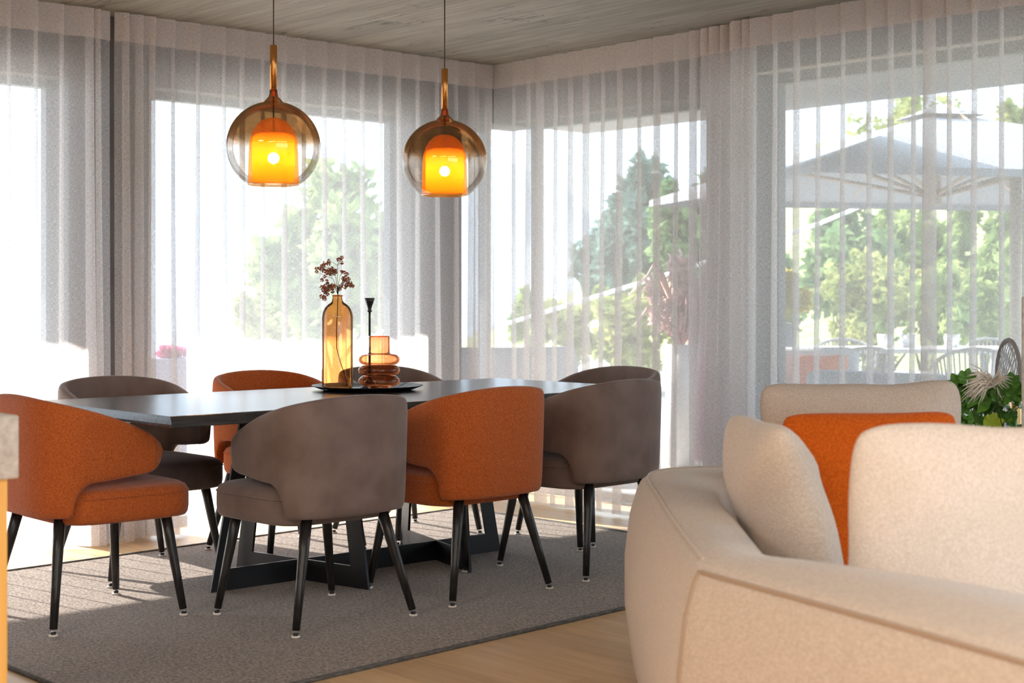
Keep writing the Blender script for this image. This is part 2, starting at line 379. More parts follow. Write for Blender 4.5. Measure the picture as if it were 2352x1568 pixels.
struct(boxes('wall_near', [((X0, Y0 - .2, 0), (-1.5, Y0, ZC)), ((3.5, Y0 - .2, 0), (XW + .25, Y0, ZC)), ((-1.5, Y0 - .2, 2.3), (3.5, Y0, ZC))], M['white']))
# window wall on the left (plane y = YW): openings and piers
D = .25
xl = [1.35, 3.32, 3.77, 5.47, 5.86, 6.25]
HL = 2.28
struct(boxes('wall_left', [((X0, YW, 0), (xl[0], YW + D, ZC)), ((xl[1], YW, 0), (xl[2], YW + D, ZC)), ((xl[3], YW, 0), (xl[4], YW + D, ZC)),
                           ((xl[0], YW, HL), (xl[1], YW + D, ZC)), ((xl[2], YW, HL), (xl[3], YW + D, ZC)), ((xl[4], YW, HL), (XW + D, YW + D, ZC))], M['plaster']))
yr = [6.80, 5.21, 4.88, 1.6, 1.3, -2.5]
struct(boxes('wall_right', [((XW, yr[2], 0), (XW + D, yr[1], ZC)), ((XW, yr[4], 0), (XW + D, yr[3], ZC)), ((XW, Y0, 0), (XW + D, yr[5], ZC)),
                            ((XW, yr[1], 2.30), (XW + D, YW, ZC)), ((XW, yr[3], 2.38), (XW + D, yr[2], ZC)), ((XW, yr[5], 2.38), (XW + D, yr[4], ZC))], M['plaster']))
def window(name, axis, a, b, h, plane, frame_w=.05):
    wn = struct(empty(name))
    y0, y1 = plane + .14, plane + .20
    def bx(p, q):
        if axis == 'x': return (p[0], y0, p[1]), (q[0], y1, q[1])
        return (y0, p[0], p[1]), (y1, q[0], q[1])
    lst = [bx((a, 0), (a + frame_w, h)), bx((b - frame_w, 0), (b, h)), bx((a, 0), (b, .05)), bx((a, h - .04), (b, h))]
    boxes('window_frame', lst, M['frame'], wn)
    lo, hi = bx((a + frame_w, .05), (b - frame_w, h - .04))
    if axis == 'x': v = [(lo[0], plane + .17, lo[2]), (hi[0], plane + .17, lo[2]), (hi[0], plane + .17, hi[2]), (lo[0], plane + .17, hi[2])]
    else: v = [(plane + .17, lo[1], lo[2]), (plane + .17, hi[1], lo[2]), (plane + .17, hi[1], hi[2]), (plane + .17, lo[1], hi[2])]
    mesh('pane', v, [(0, 1, 2, 3)], M['pane'], wn)
window('window_1', 'x', xl[0], xl[1], HL, YW); window('window_2', 'x', xl[2], xl[3], HL, YW); window('window_3', 'x', xl[4], 6.22, HL, YW)
window('window_4', 'y', yr[1], 6.75, 2.30, XW); window('window_5', 'y', yr[3], yr[2], 2.38, XW); window('window_6', 'y', yr[5], yr[4], 2.38, XW)
# roof overhang (its soffit carries on the ceiling line outdoors)
ov = struct(boxes('trim_1', [((X0, YW + D, 2.63), (9.2, 9.0, 2.85)), ((XW + D, -9, 2.63), (9.2, YW + D, 2.85))], M['soffit']))
# pale strip painted for the line of reflected light above the right hand glass
box('reflected_light_strip', (XW - .02, 1.7, 2.375), (XW, 4.86, 2.388), M['pampas'])['kind'] = 'structure'

# ------------------------------------------------------------------ curtains
def curtain(name, axis, plane, a, b, creases, label, seed, sgn):
    """creases: list of (pos, overlap, depth) along the wall. sgn: +1 -> room is on the -normal side"""
    R = random.Random(seed)
    pts = [(a, 0.0)]
    cr = sorted(creases); cr = [c for c in cr if a + .02 < c[0] < b - .02]
    last = a; d0 = 0.0
    for c, o, dp in cr:
        mid = (last + c) / 2; w_ = c - last
        dp *= .6
        pts.append((last + w_ * .33, d0 + (dp * .42 - d0) * .4 + R.uniform(-.001, .001)))
        pts.append((last + w_ * .66, dp * .75))
        pts += [(c + o * .30, dp * .98), (c + o * .47, dp * .97), (c + o * .52, dp * .80), (c + o * .35, dp * .64),
                (c - o * .35, dp * .36), (c - o * .52, dp * .22), (c - o * .46, dp * .04), (c - o * .28, 0.0)]
        last = c; d0 = 0
    pts.append((last + (b - last) * .5, .006)); pts.append((b, 0.0))
    rows = [0.012, .06, .18, .35, .6, .9, 1.2, 1.5, 1.8, 2.1, 2.3, 2.46, 2.53, 2.602]
    nn = len(pts); vs_, uvs = [], []
    s = [0]
    for i in range(1, nn): s.append(s[-1] + math.hypot(pts[i][0] - pts[i - 1][0], pts[i][1] - pts[i - 1][1]))
    for z in rows:
        k = max(0, 1 - z / 2.6)
        for i, (p, d) in enumerate(pts):
            pp = p + .016 * k * mnoise.noise(Vector((p * 2.3 + seed, z * .25, seed))) * (1 if 0 < i < nn - 1 else .3)
            dd = d * (1 + 1.2 * k) + .026 * k ** 2 * math.sin(p * 17 + 1.3 * math.sin(p * 5 + seed)) + .012 * k * mnoise.noise(Vector((p * 3, z * .5, seed + 3)))
            q = plane - dd
            zz = z + (.006 * math.sin(p * 9 + seed) if z < .02 else 0)
            vs_.append((pp, q, zz) if axis == 'x' else (q, pp, zz))
            uvs.append((s[i], z))
    fs = []
    for j in range(len(rows) - 1):
        for i in range(nn - 1):
            a_ = j * nn + i; fs.append((a_, a_ + 1, a_ + nn + 1, a_ + nn))
    root = empty(name, label=label, cat='curtain')
    def mk(nm, vv, ff, m):
        me = bpy.data.meshes.new(nm); me.from_pydata(vv, [], ff); me.update()
        ul = me.uv_layers.new(name='UVMap')
        for lp in me.loops: ul.data[lp.index].uv = uvs[lp.vertex_index % len(uvs)]
        return link(nm, me, m, root, True)
    mk('sheer_cloth', vs_, fs, M['sheer'])
    # header: the turned-down, doubled band with its stiffening tape
    k0 = (len(rows) - 3) * nn
    off = [((v[0], v[1] - .006, v[2]) if axis == 'x' else (v[0] - .006, v[1], v[2])) for v in vs_[k0:]]
    nr = 3; ff = []
    for j in range(nr - 1):
        for i in range(nn - 1):
            a_ = j * nn + i; ff.append((a_, a_ + 1, a_ + nn + 1, a_ + nn))
    me = bpy.data.meshes.new('header_band'); me.from_pydata(off, [], ff); me.update(); ul = me.uv_layers.new(name='UVMap')
    for lp in me.loops: ul.data[lp.index].uv = uvs[k0 + lp.vertex_index]
    link('header_band', me, M['sheer_head'], root, True)
    return root
YC, XC = 6.66, 5.98
R = random.Random(5)
gap = at_y(257, YC)
def cx(u): return at_y(u, YC)
def cyy(u): return at_x(u, XC)
# left wall, first curtain: wide panels then gathered towards the gap
cA = [(cx(u), o, d) for u, o, d in ((18, .010, .035), (80, .012, .035), (140, .012, .03), (202, .03, .05), (222, .012, .05))]
cA = [(cx(18) - .14 * k, .012, .035) for k in range(1, 7)] + cA
curtain('sheer_curtain', 'x', YC, 1.45, gap - .012, cA, 'sheer white curtain at the far left, ending at the narrow dark gap', 11, 1)
cB = [(cx(u), o, d) for u, o, d in ((284, .02, .06), (316, .03, .05), (346, .02, .05), (395, .010, .035), (452, .012, .035), (511, .011, .035), (553, .020, .035), (601, .012, .03), (649, .020, .035),
      (695, .014, .03), (742, .018, .035), (787, .012, .03), (829, .018, .035), (872, .012, .03), (913, .016, .035), (957, .014, .03), (1001, .015, .03), (1045, .014, .03), (1079, .03, .045), (1092, .02, .04), (1118, .04, .05))]
curtain('sheer_curtain', 'x', YC, gap + .012, 5.975, cB, 'sheer white curtain behind the pendants, from the dark gap to the room corner', 12, 1)
cC = [(cyy(u), o, d) for u, o, d in ((1183, .012, .03), (1217, .018, .035), (1244, .045, .045), (1279, .014, .03), (1314, .022, .035), (1350, .030, .04), (1388, .012, .03), (1427, .026, .035), (1471, .012, .03),
      (1513, .028, .04), (1557, .012, .03), (1596, .032, .04), (1628, .045, .06), (1650, .05, .07), (1672, .04, .06))]
curtain('sheer_curtain', 'y', XC, cyy(1694), 6.645, cC, 'sheer white curtain right of the room corner, behind the head of the table', 13, 1)
cD = [(cyy(u), o, d) for u, o, d in ((1712, .05, .06), (1732, .03, .05), (1747, .024, .04), (1797, .012, .035), (1846, .022, .035), (1896, .012, .03), (1952, .014, .03), (2012, .012, .035), (2062, .018, .035), (2114, .012, .03),
      (2152, .050, .05), (2195, .014, .03), (2254, .016, .035), (2315, .013, .03), (2372, .02, .03))]
y_ = cyy(2372)
cD += [(y_ - .125 * k, .015, .035) for k in range(1, 9)]
curtain('sheer_curtain', 'y', XC - .045, 1.9, cyy(1690), cD, 'sheer white curtain on the far right in front of the parasol', 14, 1)
# near-black strip added behind the curtain gap to paint its dark opening
struct(box('gap_dark_strip', (gap - .016, YC + .10, 0.0), (gap + .016, YC + .13, 2.50), M['darkvoid']))

# ------------------------------------------------------------------ rug
def rug():
    root = empty('rug', (0, 0, 0), label='large brown-grey woven rug under the dining table', cat='rug')
    c = [Vector((2.07, 3.80, 0)), Vector((5.60, 3.97, 0)), Vector((5.50, 6.38, 0)), Vector((2.02, 6.22, 0))]
    nx, ny = 40, 30; vs_, fs = [], []
    for j in range(ny + 1):
        for i in range(nx + 1):
            s, t = i / nx, j / ny
            p = c[0].lerp(c[1], s).lerp(c[3].lerp(c[2], s), t)
            vs_.append((p.x, p.y, .0075 + .0008 * mnoise.noise(p * 3)))
    for j in range(ny):
        for i in range(nx):
            a = j * (nx + 1) + i; fs.append((a, a + 1, a + nx + 2, a + nx + 1))
    mesh('woven_field', vs_, fs, M['rug'], root, True)
    for i in range(4):
        a, b = c[i], c[(i + 1) % 4]
        pth = [a.lerp(b, k / 16) + Vector((0, 0, .006)) for k in range(17)]
        tube('binding', pth, .0085, M['binding'], root, 8)
rug()
RUGZ = .008

# ------------------------------------------------------------------ table
def table():
    cx_, cy_ = 3.93, 5.21; lx, ly = 2.54 / 2, 1.09 / 2
    zt, th = .783, .040
    root = empty('dining_table', (cx_, cy_, RUGZ), label='long black-stained oak dining table on crossed black steel legs', cat='table')
    z1 = zt - RUGZ; z0 = z1 - th; o = .032
    # slab: long sides swell outwards towards the underside in a soft curve
    prof = [(0, z1), (.004, z1 - .002), (o * .55, z1 - th * .35), (o * .9, z1 - th * .7), (o, z1 - th * .93), (o - .004, z0)]
    vs_, fs = [], []
    for dx, z in prof:
        ex = .35 * dx
        vs_ += [(-lx - ex, -ly - dx, z), (lx + ex, -ly - dx, z), (lx + ex, ly + dx, z), (-lx - ex, ly + dx, z)]
    n = len(prof)
    fs.append((0, 1, 2, 3))
    for i in range(n - 1):
        for j in range(4):
            a = i * 4 + j; b = i * 4 + (j + 1) % 4; fs.append((a, a + 4, b + 4, b))
    fs.append(tuple((n - 1) * 4 + j for j in (3, 2, 1, 0)))
    mesh('table_top', vs_, fs, M['table'], root)
    box('under_plate', (-.62, -.30, z0 - .012), (.62, .30, z0), M['steel'], root)
    zb = z0 - .012
    def frame(name, p, q, pt, qt, bar=.088, post=.085, thk=.012):
        """flat steel trapezoid standing on its long edge from p to q, narrowing to pt..qt at the top"""
        p, q, pt, qt = (Vector(x) for x in (p, q, pt, qt))
        d = (q - p).normalized(); nrm = Vector((-d.y, d.x, 0)) * thk / 2
        H = zb
        po = [p, pt + Vector((0, 0, H)), qt + Vector((0, 0, H)), q]
        k = bar / H
        ip0 = p.lerp(pt, k) + Vector((0, 0, bar)) + d * post; iq0 = q.lerp(qt, k) + Vector((0, 0, bar)) - d * post
        k2 = (H - .03) / H
        ip1 = p.lerp(pt, k2) + Vector((0, 0, H - .03)) + d * post; iq1 = q.lerp(qt, k2) + Vector((0, 0, H - .03)) - d * post
        inn = [ip0, ip1, iq1, iq0]
        v = []
        for s in (1, -1):
            for x in po + inn: v.append(x + nrm * s)
        f = []
        for s in (0, 8):
            for i in range(4):
                a, b = i + s, (i + 1) % 4 + s; g = (a, b, b + 4, a + 4); f.append(g if s else g[::-1])
        for i in range(4):
            j = (i + 1) % 4
            f.append((i, i + 8, j + 8, j)); f.append((i + 4, j + 4, j + 12, i + 12))
        return mesh(name, v, f, M['steel'], root)
    frame('leg_frame', (-.76, .03, 0), (.78, -.02, 0), (-.62, .02, 0), (.64, -.01, 0), post=.07)
    frame('leg_frame', (-.25, -.36, 0), (-.40, .40, 0), (-.275, -.26, 0), (-.375, .30, 0))
    frame('leg_frame', (.30, -.36, 0), (.52, .40, 0), (.335, -.26, 0), (.485, .30, 0))
table()

# ------------------------------------------------------------------ tub dining chair
def make_chair(loc, rz, fabric, label, group):
    root = empty('dining_chair', loc, rz, label, 'chair', group)
    # plan curve of the shell (local: faces +y), right half from rear centre to arm tip
    half = [(0, -.300)]
    for k in range(1, 15):
        a = -PI / 2 + (PI / 2) * k / 14
        e = .62
        half.append((.287 * abs(math.cos(a)) ** e, -.075 - .225 * abs(math.sin(a)) ** e))
    for y in (-.03, .02, .06, .10, .125, .145, .160, .170, .176): half.append((.287 - .10 * max(0, y + .03) ** 1.4, y))
    path = [(-x, y) for x, y in half[:0:-1]] + half
    S = [0]
    for i in range(1, len(path)): S.append(S[-1] + math.dist(path[i], path[i - 1]))
    tot = S[-1]; mid = S[len(half) - 1]
    N_ = 150; vs_, fs = [], []; th = .046
    def at(s):
        for i in range(1, len(S)):
            if S[i] >= s - 1e-9:
                f = (s - S[i - 1]) / (S[i] - S[i - 1] + 1e-9); return Vector((path[i - 1][0] + (path[i][0] - path[i - 1][0]) * f, path[i - 1][1] + (path[i][1] - path[i - 1][1]) * f))
        return Vector(path[-1])
    def sm(a, b, x): x = min(1, max(0, (x - a) / (b - a))); return x * x * (3 - 2 * x)
    ring = 20
    for i in range(N_ + 1):
        tt = i / N_; tt = .5 - .5 * math.cos(PI * tt) * (1) if False else tt
        s = tot * tt; p = at(s); p2 = at(min(tot, s + .004)); p1 = at(max(0, s - .004)); tg = (p2 - p1).normalized(); nr = Vector((tg.y, -tg.x))   # outward
        d = abs(s - mid); dm = tot / 2; tip = dm - d
        q = d / dm
        zt = .843 - .178 * q ** 2.1
        yy = p.y
        # lower edge: skirt at the back, sweeping up under the arm
        t_ = min(1, max(0, (yy + .190) / .085)); zb = .405 + .122 * math.sqrt(1 - (1 - t_) ** 2) + .018 * sm(-.12, .14, yy)
        rt = .085
        if tip < rt:
            f = math.sqrt(max(0, 1 - (1 - tip / rt) ** 2)); zm = .628
            zt = zm + (zt - zm) * (f ** .75); zb = zm + (zb - zm) * (f ** .8)
        tk = th * (min(1, .25 + .75 * (max(tip, 0) / .04)) if tip < .04 else 1)
        hh = max((zt - zb) / 2, .004); zm = (zt + zb) / 2
        for j in range(ring):
            a = 2 * PI * j / ring
            ca, sa = math.cos(a), math.sin(a)
            ex = .28 if hh > .05 else .6
            nx_ = math.copysign(abs(ca) ** (.55), ca) * tk / 2
            nz = math.copysign(abs(sa) ** ex, sa) * hh
            if abs(nz) > hh - .012: pass
            zz = zm + nz
            lean = -.020 * (zz - .60) * -1          # slightly flared outwards to the top
            cnt = p - nr * th / 2 + nr * (.03 * (zz - .6))
            q2 = cnt + nr * nx_
            vs_.append((q2.x, q2.y, zz))
    for i in range(N_):
        for j in range(ring):
            a = i * ring + j; b = i * ring + (j + 1) % ring; fs.append((a, b, b + ring, a + ring))
    fs.append(tuple(range(ring))); fs.append(tuple(N_ * ring + j for j in range(ring - 1, -1, -1)))
    mesh('backrest_shell', vs_, fs, fabric, root, True)
    # seat: thick pad, domed
    def ringpts(sx, sy0, sy1, z, e=.42, n=48):
        out = []
        for k in range(n):
            a = 2 * PI * k / n; c, s = math.cos(a), math.sin(a)
            x = math.copysign(abs(c) ** e, c) * sx; y = math.copysign(abs(s) ** e, s)
            cyc = (sy0 + sy1) / 2; hy = (sy1 - sy0) / 2
            fw = 1 + .03 * y
            out.append((x * fw, cyc + y * hy, z - .010 * (x / .28) ** 2 * 0))
        return out
    levels = [(.90, .372), (.965, .376), (.99, .388), (1.0, .41), (1.0, .455), (.992, .474), (.965, .488), (.90, .498), (.70, .508), (.40, .513), (.08, .514)]
    vs_, fs = [], []; n = 48
    for k, z in levels:
        vs_ += ringpts(.278 * k, .06 - .265 * k, .06 + .265 * k, z)
    for i in range(len(levels) - 1):
        for j in range(n): a = i * n + j; b = i * n + (j + 1) % n; fs.append((a, b, b + n, a + n))
    fs.append(tuple(range(n - 1, -1, -1))); fs.append(tuple((len(levels) - 1) * n + j for j in range(n)))
    mesh('seat', vs_, fs, fabric, root, True)
    pip = [Vector(p) for p in ringpts(.2785, .06 - .2655, .06 + .2655, .468)]
    tube('piping', pip, .0026, fabric, root, 6, True)
    for (tx, ty, fx, fy) in ((-.20, .215, -.265, .26), (.20, .215, .265, .26), (-.17, -.19, -.265, -.26), (.17, -.19, .265, -.26)):
        top = Vector((tx, ty, .40)); bot = Vector((fx, fy, .012))
        d = (bot - top)
        pth = [top + d * k for k in (0, .3, .6, .97)]
        lg = tube('leg', pth, [.0215, .0195, .0165, .0138], M['legwood'], root, 14)
        mesh('glide', *lathe_data([(0, 0), (.0155, 0), (.0165, .003), (.0155, .007), (.0, .007)], 16), M['felt'], lg, True, (fx, fy, 0))
        mesh('ferrule', *lathe_data([(0, .007), (.0095, .007), (.0095, .016), (0, .016)], 12), M['blackplastic'], lg, True, (fx, fy, 0))
    return root
g_near = 'dining chairs around the black table'
first = make_chair((3.235, 4.60, RUGZ), 0, M['suede'], 'taupe suede tub chair in front, nearest on the long side, back to the camera', g_near)
sw = {M['suede']: M['boucle']}
def chair(x, y, rz, orange, label):
    c = copy_tree(first, None, sw if orange else None); c.location = (x, y, RUGZ); c.rotation_euler = (0, 0, rz); c['label'] = label; c['group'] = g_near; c['category'] = 'chair'; return c
chair(3.968, 4.62, .015, True, 'rust-orange boucle tub chair between the two taupe chairs, back to the camera')
chair(4.712, 4.64, .035, False, 'taupe suede tub chair beside the sofa, back to the camera, right of the orange chair')
chair(2.612, 5.20, -PI / 2, True, 'rust-orange boucle tub chair at the left head of the table, seen side-on')
chair(3.19, 5.87, PI, False, 'taupe suede tub chair behind the left end of the table, by the curtain gap')
chair(3.97, 5.88, PI, True, 'rust-orange boucle tub chair on the curtain side, behind the table left of the bottle')
chair(4.70, 5.88, PI, False, 'taupe suede tub chair on the curtain side, behind the orange ribbed vase')
chair(5.355, 5.215, PI / 2, False, 'taupe suede tub chair at the far right head of the table')

# ------------------------------------------------------------------ pendants
def pendant(x, y, label):
    root = empty('pendant_lamp', (x, y, 1.835), 0, label, 'lamp', 'amber glass pendants over the table')
    R0 = .195
    prof = []
    a0 = math.asin(.105 / R0)
    for k in range(41):
        a = PI - a0 - (PI - a0 - .22) * k / 40
        prof.append((R0 * math.sin(a), -.004 + R0 * math.cos(a) * .965))
    prof += [(.030, .193), (.021, .202), (.0165, .216), (.0155, .232)]
    lathe('globe', prof, M['globe'], root, seg=64)
    rim = [(.105 * math.cos(2 * PI * k / 48), .105 * math.sin(2 * PI * k / 48), prof[0][1]) for k in range(48)]
    tube('rim', rim, .0022, M['globe'], root, 6, True)
    bell = [(.104, -.168), (.103, -.10), (.102, 0), (.0985, .045), (.090, .070), (.076, .088), (.055, .103), (.03, .112), (.0, .114)]
    bell = [(.106, -.165), (.104, -.11), (.1015, -.03), (.098, .02), (.088, .055), (.070, .085), (.047, .105), (.022, .114), (.001, .117)]
    lathe('diffuser', bell, M['glow2'], root, seg=48)
    inner = [(.088, -.15), (.088, .02), (.082, .038), (.066, .048), (.03, .051), (.001, .0515)]
    lathe('inner_shade', inner, M['glow'], root, seg=40)
    lathe('stem', [(0, .205), (.0150, .205), (.0150, .415), (.013, .418), (0, .418)], M['copper'], root, seg=24)
    tube('lamp_holder', [(0, 0, .205), (0, 0, -.02)], .0035, M['cable'], root, 8)
    tube('cable', [(0, 0, .415), (0, 0, ZC - 1.835)], .0028, M['cable'], root, 8)
    lathe('bulb', [(.0001, -.028)] + [(.024 * math.sin(PI * k / 12), -.052 - .024 * math.cos(PI * k / 12)) for k in range(12, -1, -1)][::-1], M['bulb'], root, seg=20)
    pl = bpy.data.lights.new('bulb_light', 'POINT'); po = bpy.data.objects.new('bulb_light', pl); COL.objects.link(po); po.parent = root
    po.location = (0, 0, -.052); pl.energy = 2.3; pl.color = (1, .74, .36); pl.shadow_soft_size = .027
pendant(3.448, 5.20, 'amber glass globe pendant, left and larger-looking of the two, over the table')
pendant(4.378, 5.20, 'amber glass globe pendant, right of the two, nearer the room corner')

# ------------------------------------------------------------------ tray and what stands on it
ZT = .7835
def P2(u, d): return V(d, (u - 1176) / FP * d)
tp = P2(844, 6.74)
fl_ = lambda i, a: (.018 * math.sin(a * 36) if i >= 3 else 0)
tray = lathe('serving_tray', [(0, .003), (.19, .003), (.196, .004), (.222, .013), (.246, .022), (.252, .0225), (.246, .0185), (.222, .009), (.196, 0), (0, 0)], M['matteblack'], loc=(tp.x, tp.y, ZT), seg=144, flute=lambda i, a: (.012 * math.sin(a * 30) if 3 <= i <= 7 else 0))
tag(tray, 'round black tray with a fluted rim on the dining table', 'tray')
bp_ = P2(775, 6.62)
def glass_vessel(name, prof, m, loc, label, cat, seg=48, wobble=0.0):
    root = empty(name, loc, 0, label, cat)
    vs_, fs = lathe_data(prof, seg)
    if wobble: vs_ = [(v[0] * (1 + wobble * mnoise.noise(Vector(v) * 22)), v[1] * (1 + wobble * mnoise.noise(Vector(v) * 22 + Vector((5, 0, 0)))), v[2]) for v in vs_]
    mesh('vessel', vs_, fs, m, root, True)
    return root
zb = ZT + .0035
bprof = [(0, .004), (.055, .003), (.066, .008), (.0695, .022), (.070, .06), (.0698, .16), (.070, .26), (.0695, .33), (.066, .352), (.057, .372), (.043, .386), (.029, .395), (.0235, .404), (.0220, .414), (.0220, .424)]
bot = glass_vessel('glass_bottle', bprof, M['amber'], (bp_.x, bp_.y, zb), 'tall amber glass bottle holding a dried spray on the black tray', 'bottle', wobble=.02)
tube('lip', [(.0235 * math.cos(2 * PI * k / 32), .0235 * math.sin(2 * PI * k / 32), .425) for k in range(32)], .0035, M['amber'], bot, 8, True)
lathe('base', [(0, .0005), (.060, .0005), (.066, .006), (.060, .012), (0, .016)], M['amber'], bot, seg=40)
vp_ = P2(871, 6.62)
vprof = [(0, .004), (.040, .002), (.046, .010), (.050, .016)]
for i in range(3):
    zc = .044 + .048 * i
    for k in range(13):
        a = -PI / 2 + PI * k / 12; vprof.append((.064 + .0285 * math.cos(a) - (.0 if 0 < k < 12 else .006), zc + .0235 * math.sin(a)))
vprof += [(.052, .166), (.0475, .172), (.047, .20), (.047, .243)]
rv = glass_vessel('glass_vase', vprof, M['orangeglass'], (vp_.x, vp_.y, zb), 'short orange glass vase with three fat rings on the black tray', 'vase')
tube('lip', [(.047 * math.cos(2 * PI * k / 32), .047 * math.sin(2 * PI * k / 32), .243) for k in range(32)], .002, M['orangeglass'], rv, 6, True)
cp_ = P2(849, 6.80)
ch = empty('candle_holder', (cp_.x, cp_.y, zb), 0, 'slim matte black candle holder standing behind the ribbed vase', 'candle holder')
lathe('base', [(0, 0), (.042, 0), (.043, .004), (.036, .012), (.022, .03), (.011, .045), (.0065, .06), (0, .06)], M['matteblack'], ch, seg=32)
tube('stem', [(0, 0, .05), (0, 0, .355)], .0052, M['matteblack'], ch, 12)
lathe('cup', [(0, .350), (.0085, .350), (.0115, .355), (.0085, .360), (.008, .364), (.012, .378), (.019, .398), (.024, .415), (.022, .415), (.012, .395), (0, .39)], M['matteblack'], ch, seg=32)
# dried flower spray
fr = empty('dried_flower', (bp_.x, bp_.y, zb), 0, 'dried rust-brown flower spray in the tall amber bottle', 'flower')
RT3 = Vector((RT.x, RT.y, 0)); FW3 = Vector((FW.x, FW.y, 0))
def loc3(a, z, b=0): return RT3 * a + FW3 * b + Vector((0, 0, z))
Rf = random.Random(9)
stems = [tube_data([loc3(.045, .02), loc3(.03, .08), loc3(.012, .13), loc3(-.003, .19), loc3(-.004, .28), loc3(.001, .38), loc3(.003, .43), loc3(.0, .47)], [.0018] * 8, 6)]
pxm = 6.62 / 3400
def fl_px(u, v): return ((u - 775) * pxm, 1.2 - (v - 685) * pxm - zb)
heads = [(778, 596), (785, 592), (787, 603), (757, 600), (755, 605), (747, 604), (745, 610), (737, 611), (735, 616), (729, 617), (729, 624), (737, 618), (744, 622), (752, 622), (757, 624), (762, 622), (768, 621), (760, 630), (766, 628), (772, 625),
         (753, 627), (746, 635), (740, 643), (752, 645), (757, 620), (764, 617), (785, 624), (790, 626), (796, 629), (785, 638), (793, 636), (794, 643), (800, 641), (803, 650), (806, 657), (799, 648), (795, 655), (789, 645), (787, 652), (792, 660),
         (810, 657), (803, 654), (742, 660), (741, 667), (748, 656), (754, 658), (760, 660), (766, 664), (748, 666), (756, 666), (762, 668), (745, 671), (738, 681), (746, 682), (753, 676), (745, 686), (782, 658), (778, 664), (770, 657), (751, 652), (764, 655), (748, 662)]
hub = loc3(0, .47); blob_me = None
br = [loc3(-.02, .50), loc3(.012, .515), loc3(-.012, .54), loc3(.03, .50), loc3(-.03, .47), loc3(0, .56)]
for b in br: stems.append(tube_data([loc3(.002, .43), loc3(0, .455).lerp(b, .4), b], [.0012, .0011, .0009], 5))
def blossom_data(seed):
    Rb = random.Random(seed); parts = []
    for k in range(26):
        d = Vector((Rb.gauss(0, 1), Rb.gauss(0, 1), Rb.gauss(0, 1))).normalized(); s = d.orthogonal().normalized() * .0019; t_ = d.cross(s)
        c = d * .0055
        parts.append(([c * .3, c + s * .9 + d * .0008, c + t_ * .9 + d * .0012, c - s * .9 + d * .0008, c - t_ * .9 + d * .0012, d * .0078], [(0, 1, 2), (0, 2, 3), (0, 3, 4), (0, 4, 1), (5, 2, 1), (5, 3, 2), (5, 4, 3), (5, 1, 4)]))
    return merge(parts)
bms = []
for s in range(3):
    me = bpy.data.meshes.new('blossom'); v, f = blossom_data(s); me.from_pydata([tuple(x) for x in v], [], f); me.update(); me.materials.append(M['dried']); bms.append(me)
for i, (u, v) in enumerate(heads):
    a, z = fl_px(u, v); b = Rf.uniform(-.035, .035); p = loc3(a, z, b)
    o = bpy.data.objects.new('blossom', bms[i % 3]); COL.objects.link(o); o.parent = fr; o.location = p; o.rotation_euler = (Rf.random() * 6, Rf.random() * 6, 0); s = Rf.uniform(1.15, 1.6); o.scale = (s, s, s)
    n = min(br, key=lambda q: (q - p).length)
    m_ = n.lerp(p, .5) + Vector((0, 0, Rf.uniform(-.006, .004)))
    stems.append(tube_data([n, m_, p], [.0008, .0007, .0006], 4))
mesh('stem', *merge(stems), M['twig'], fr, True)

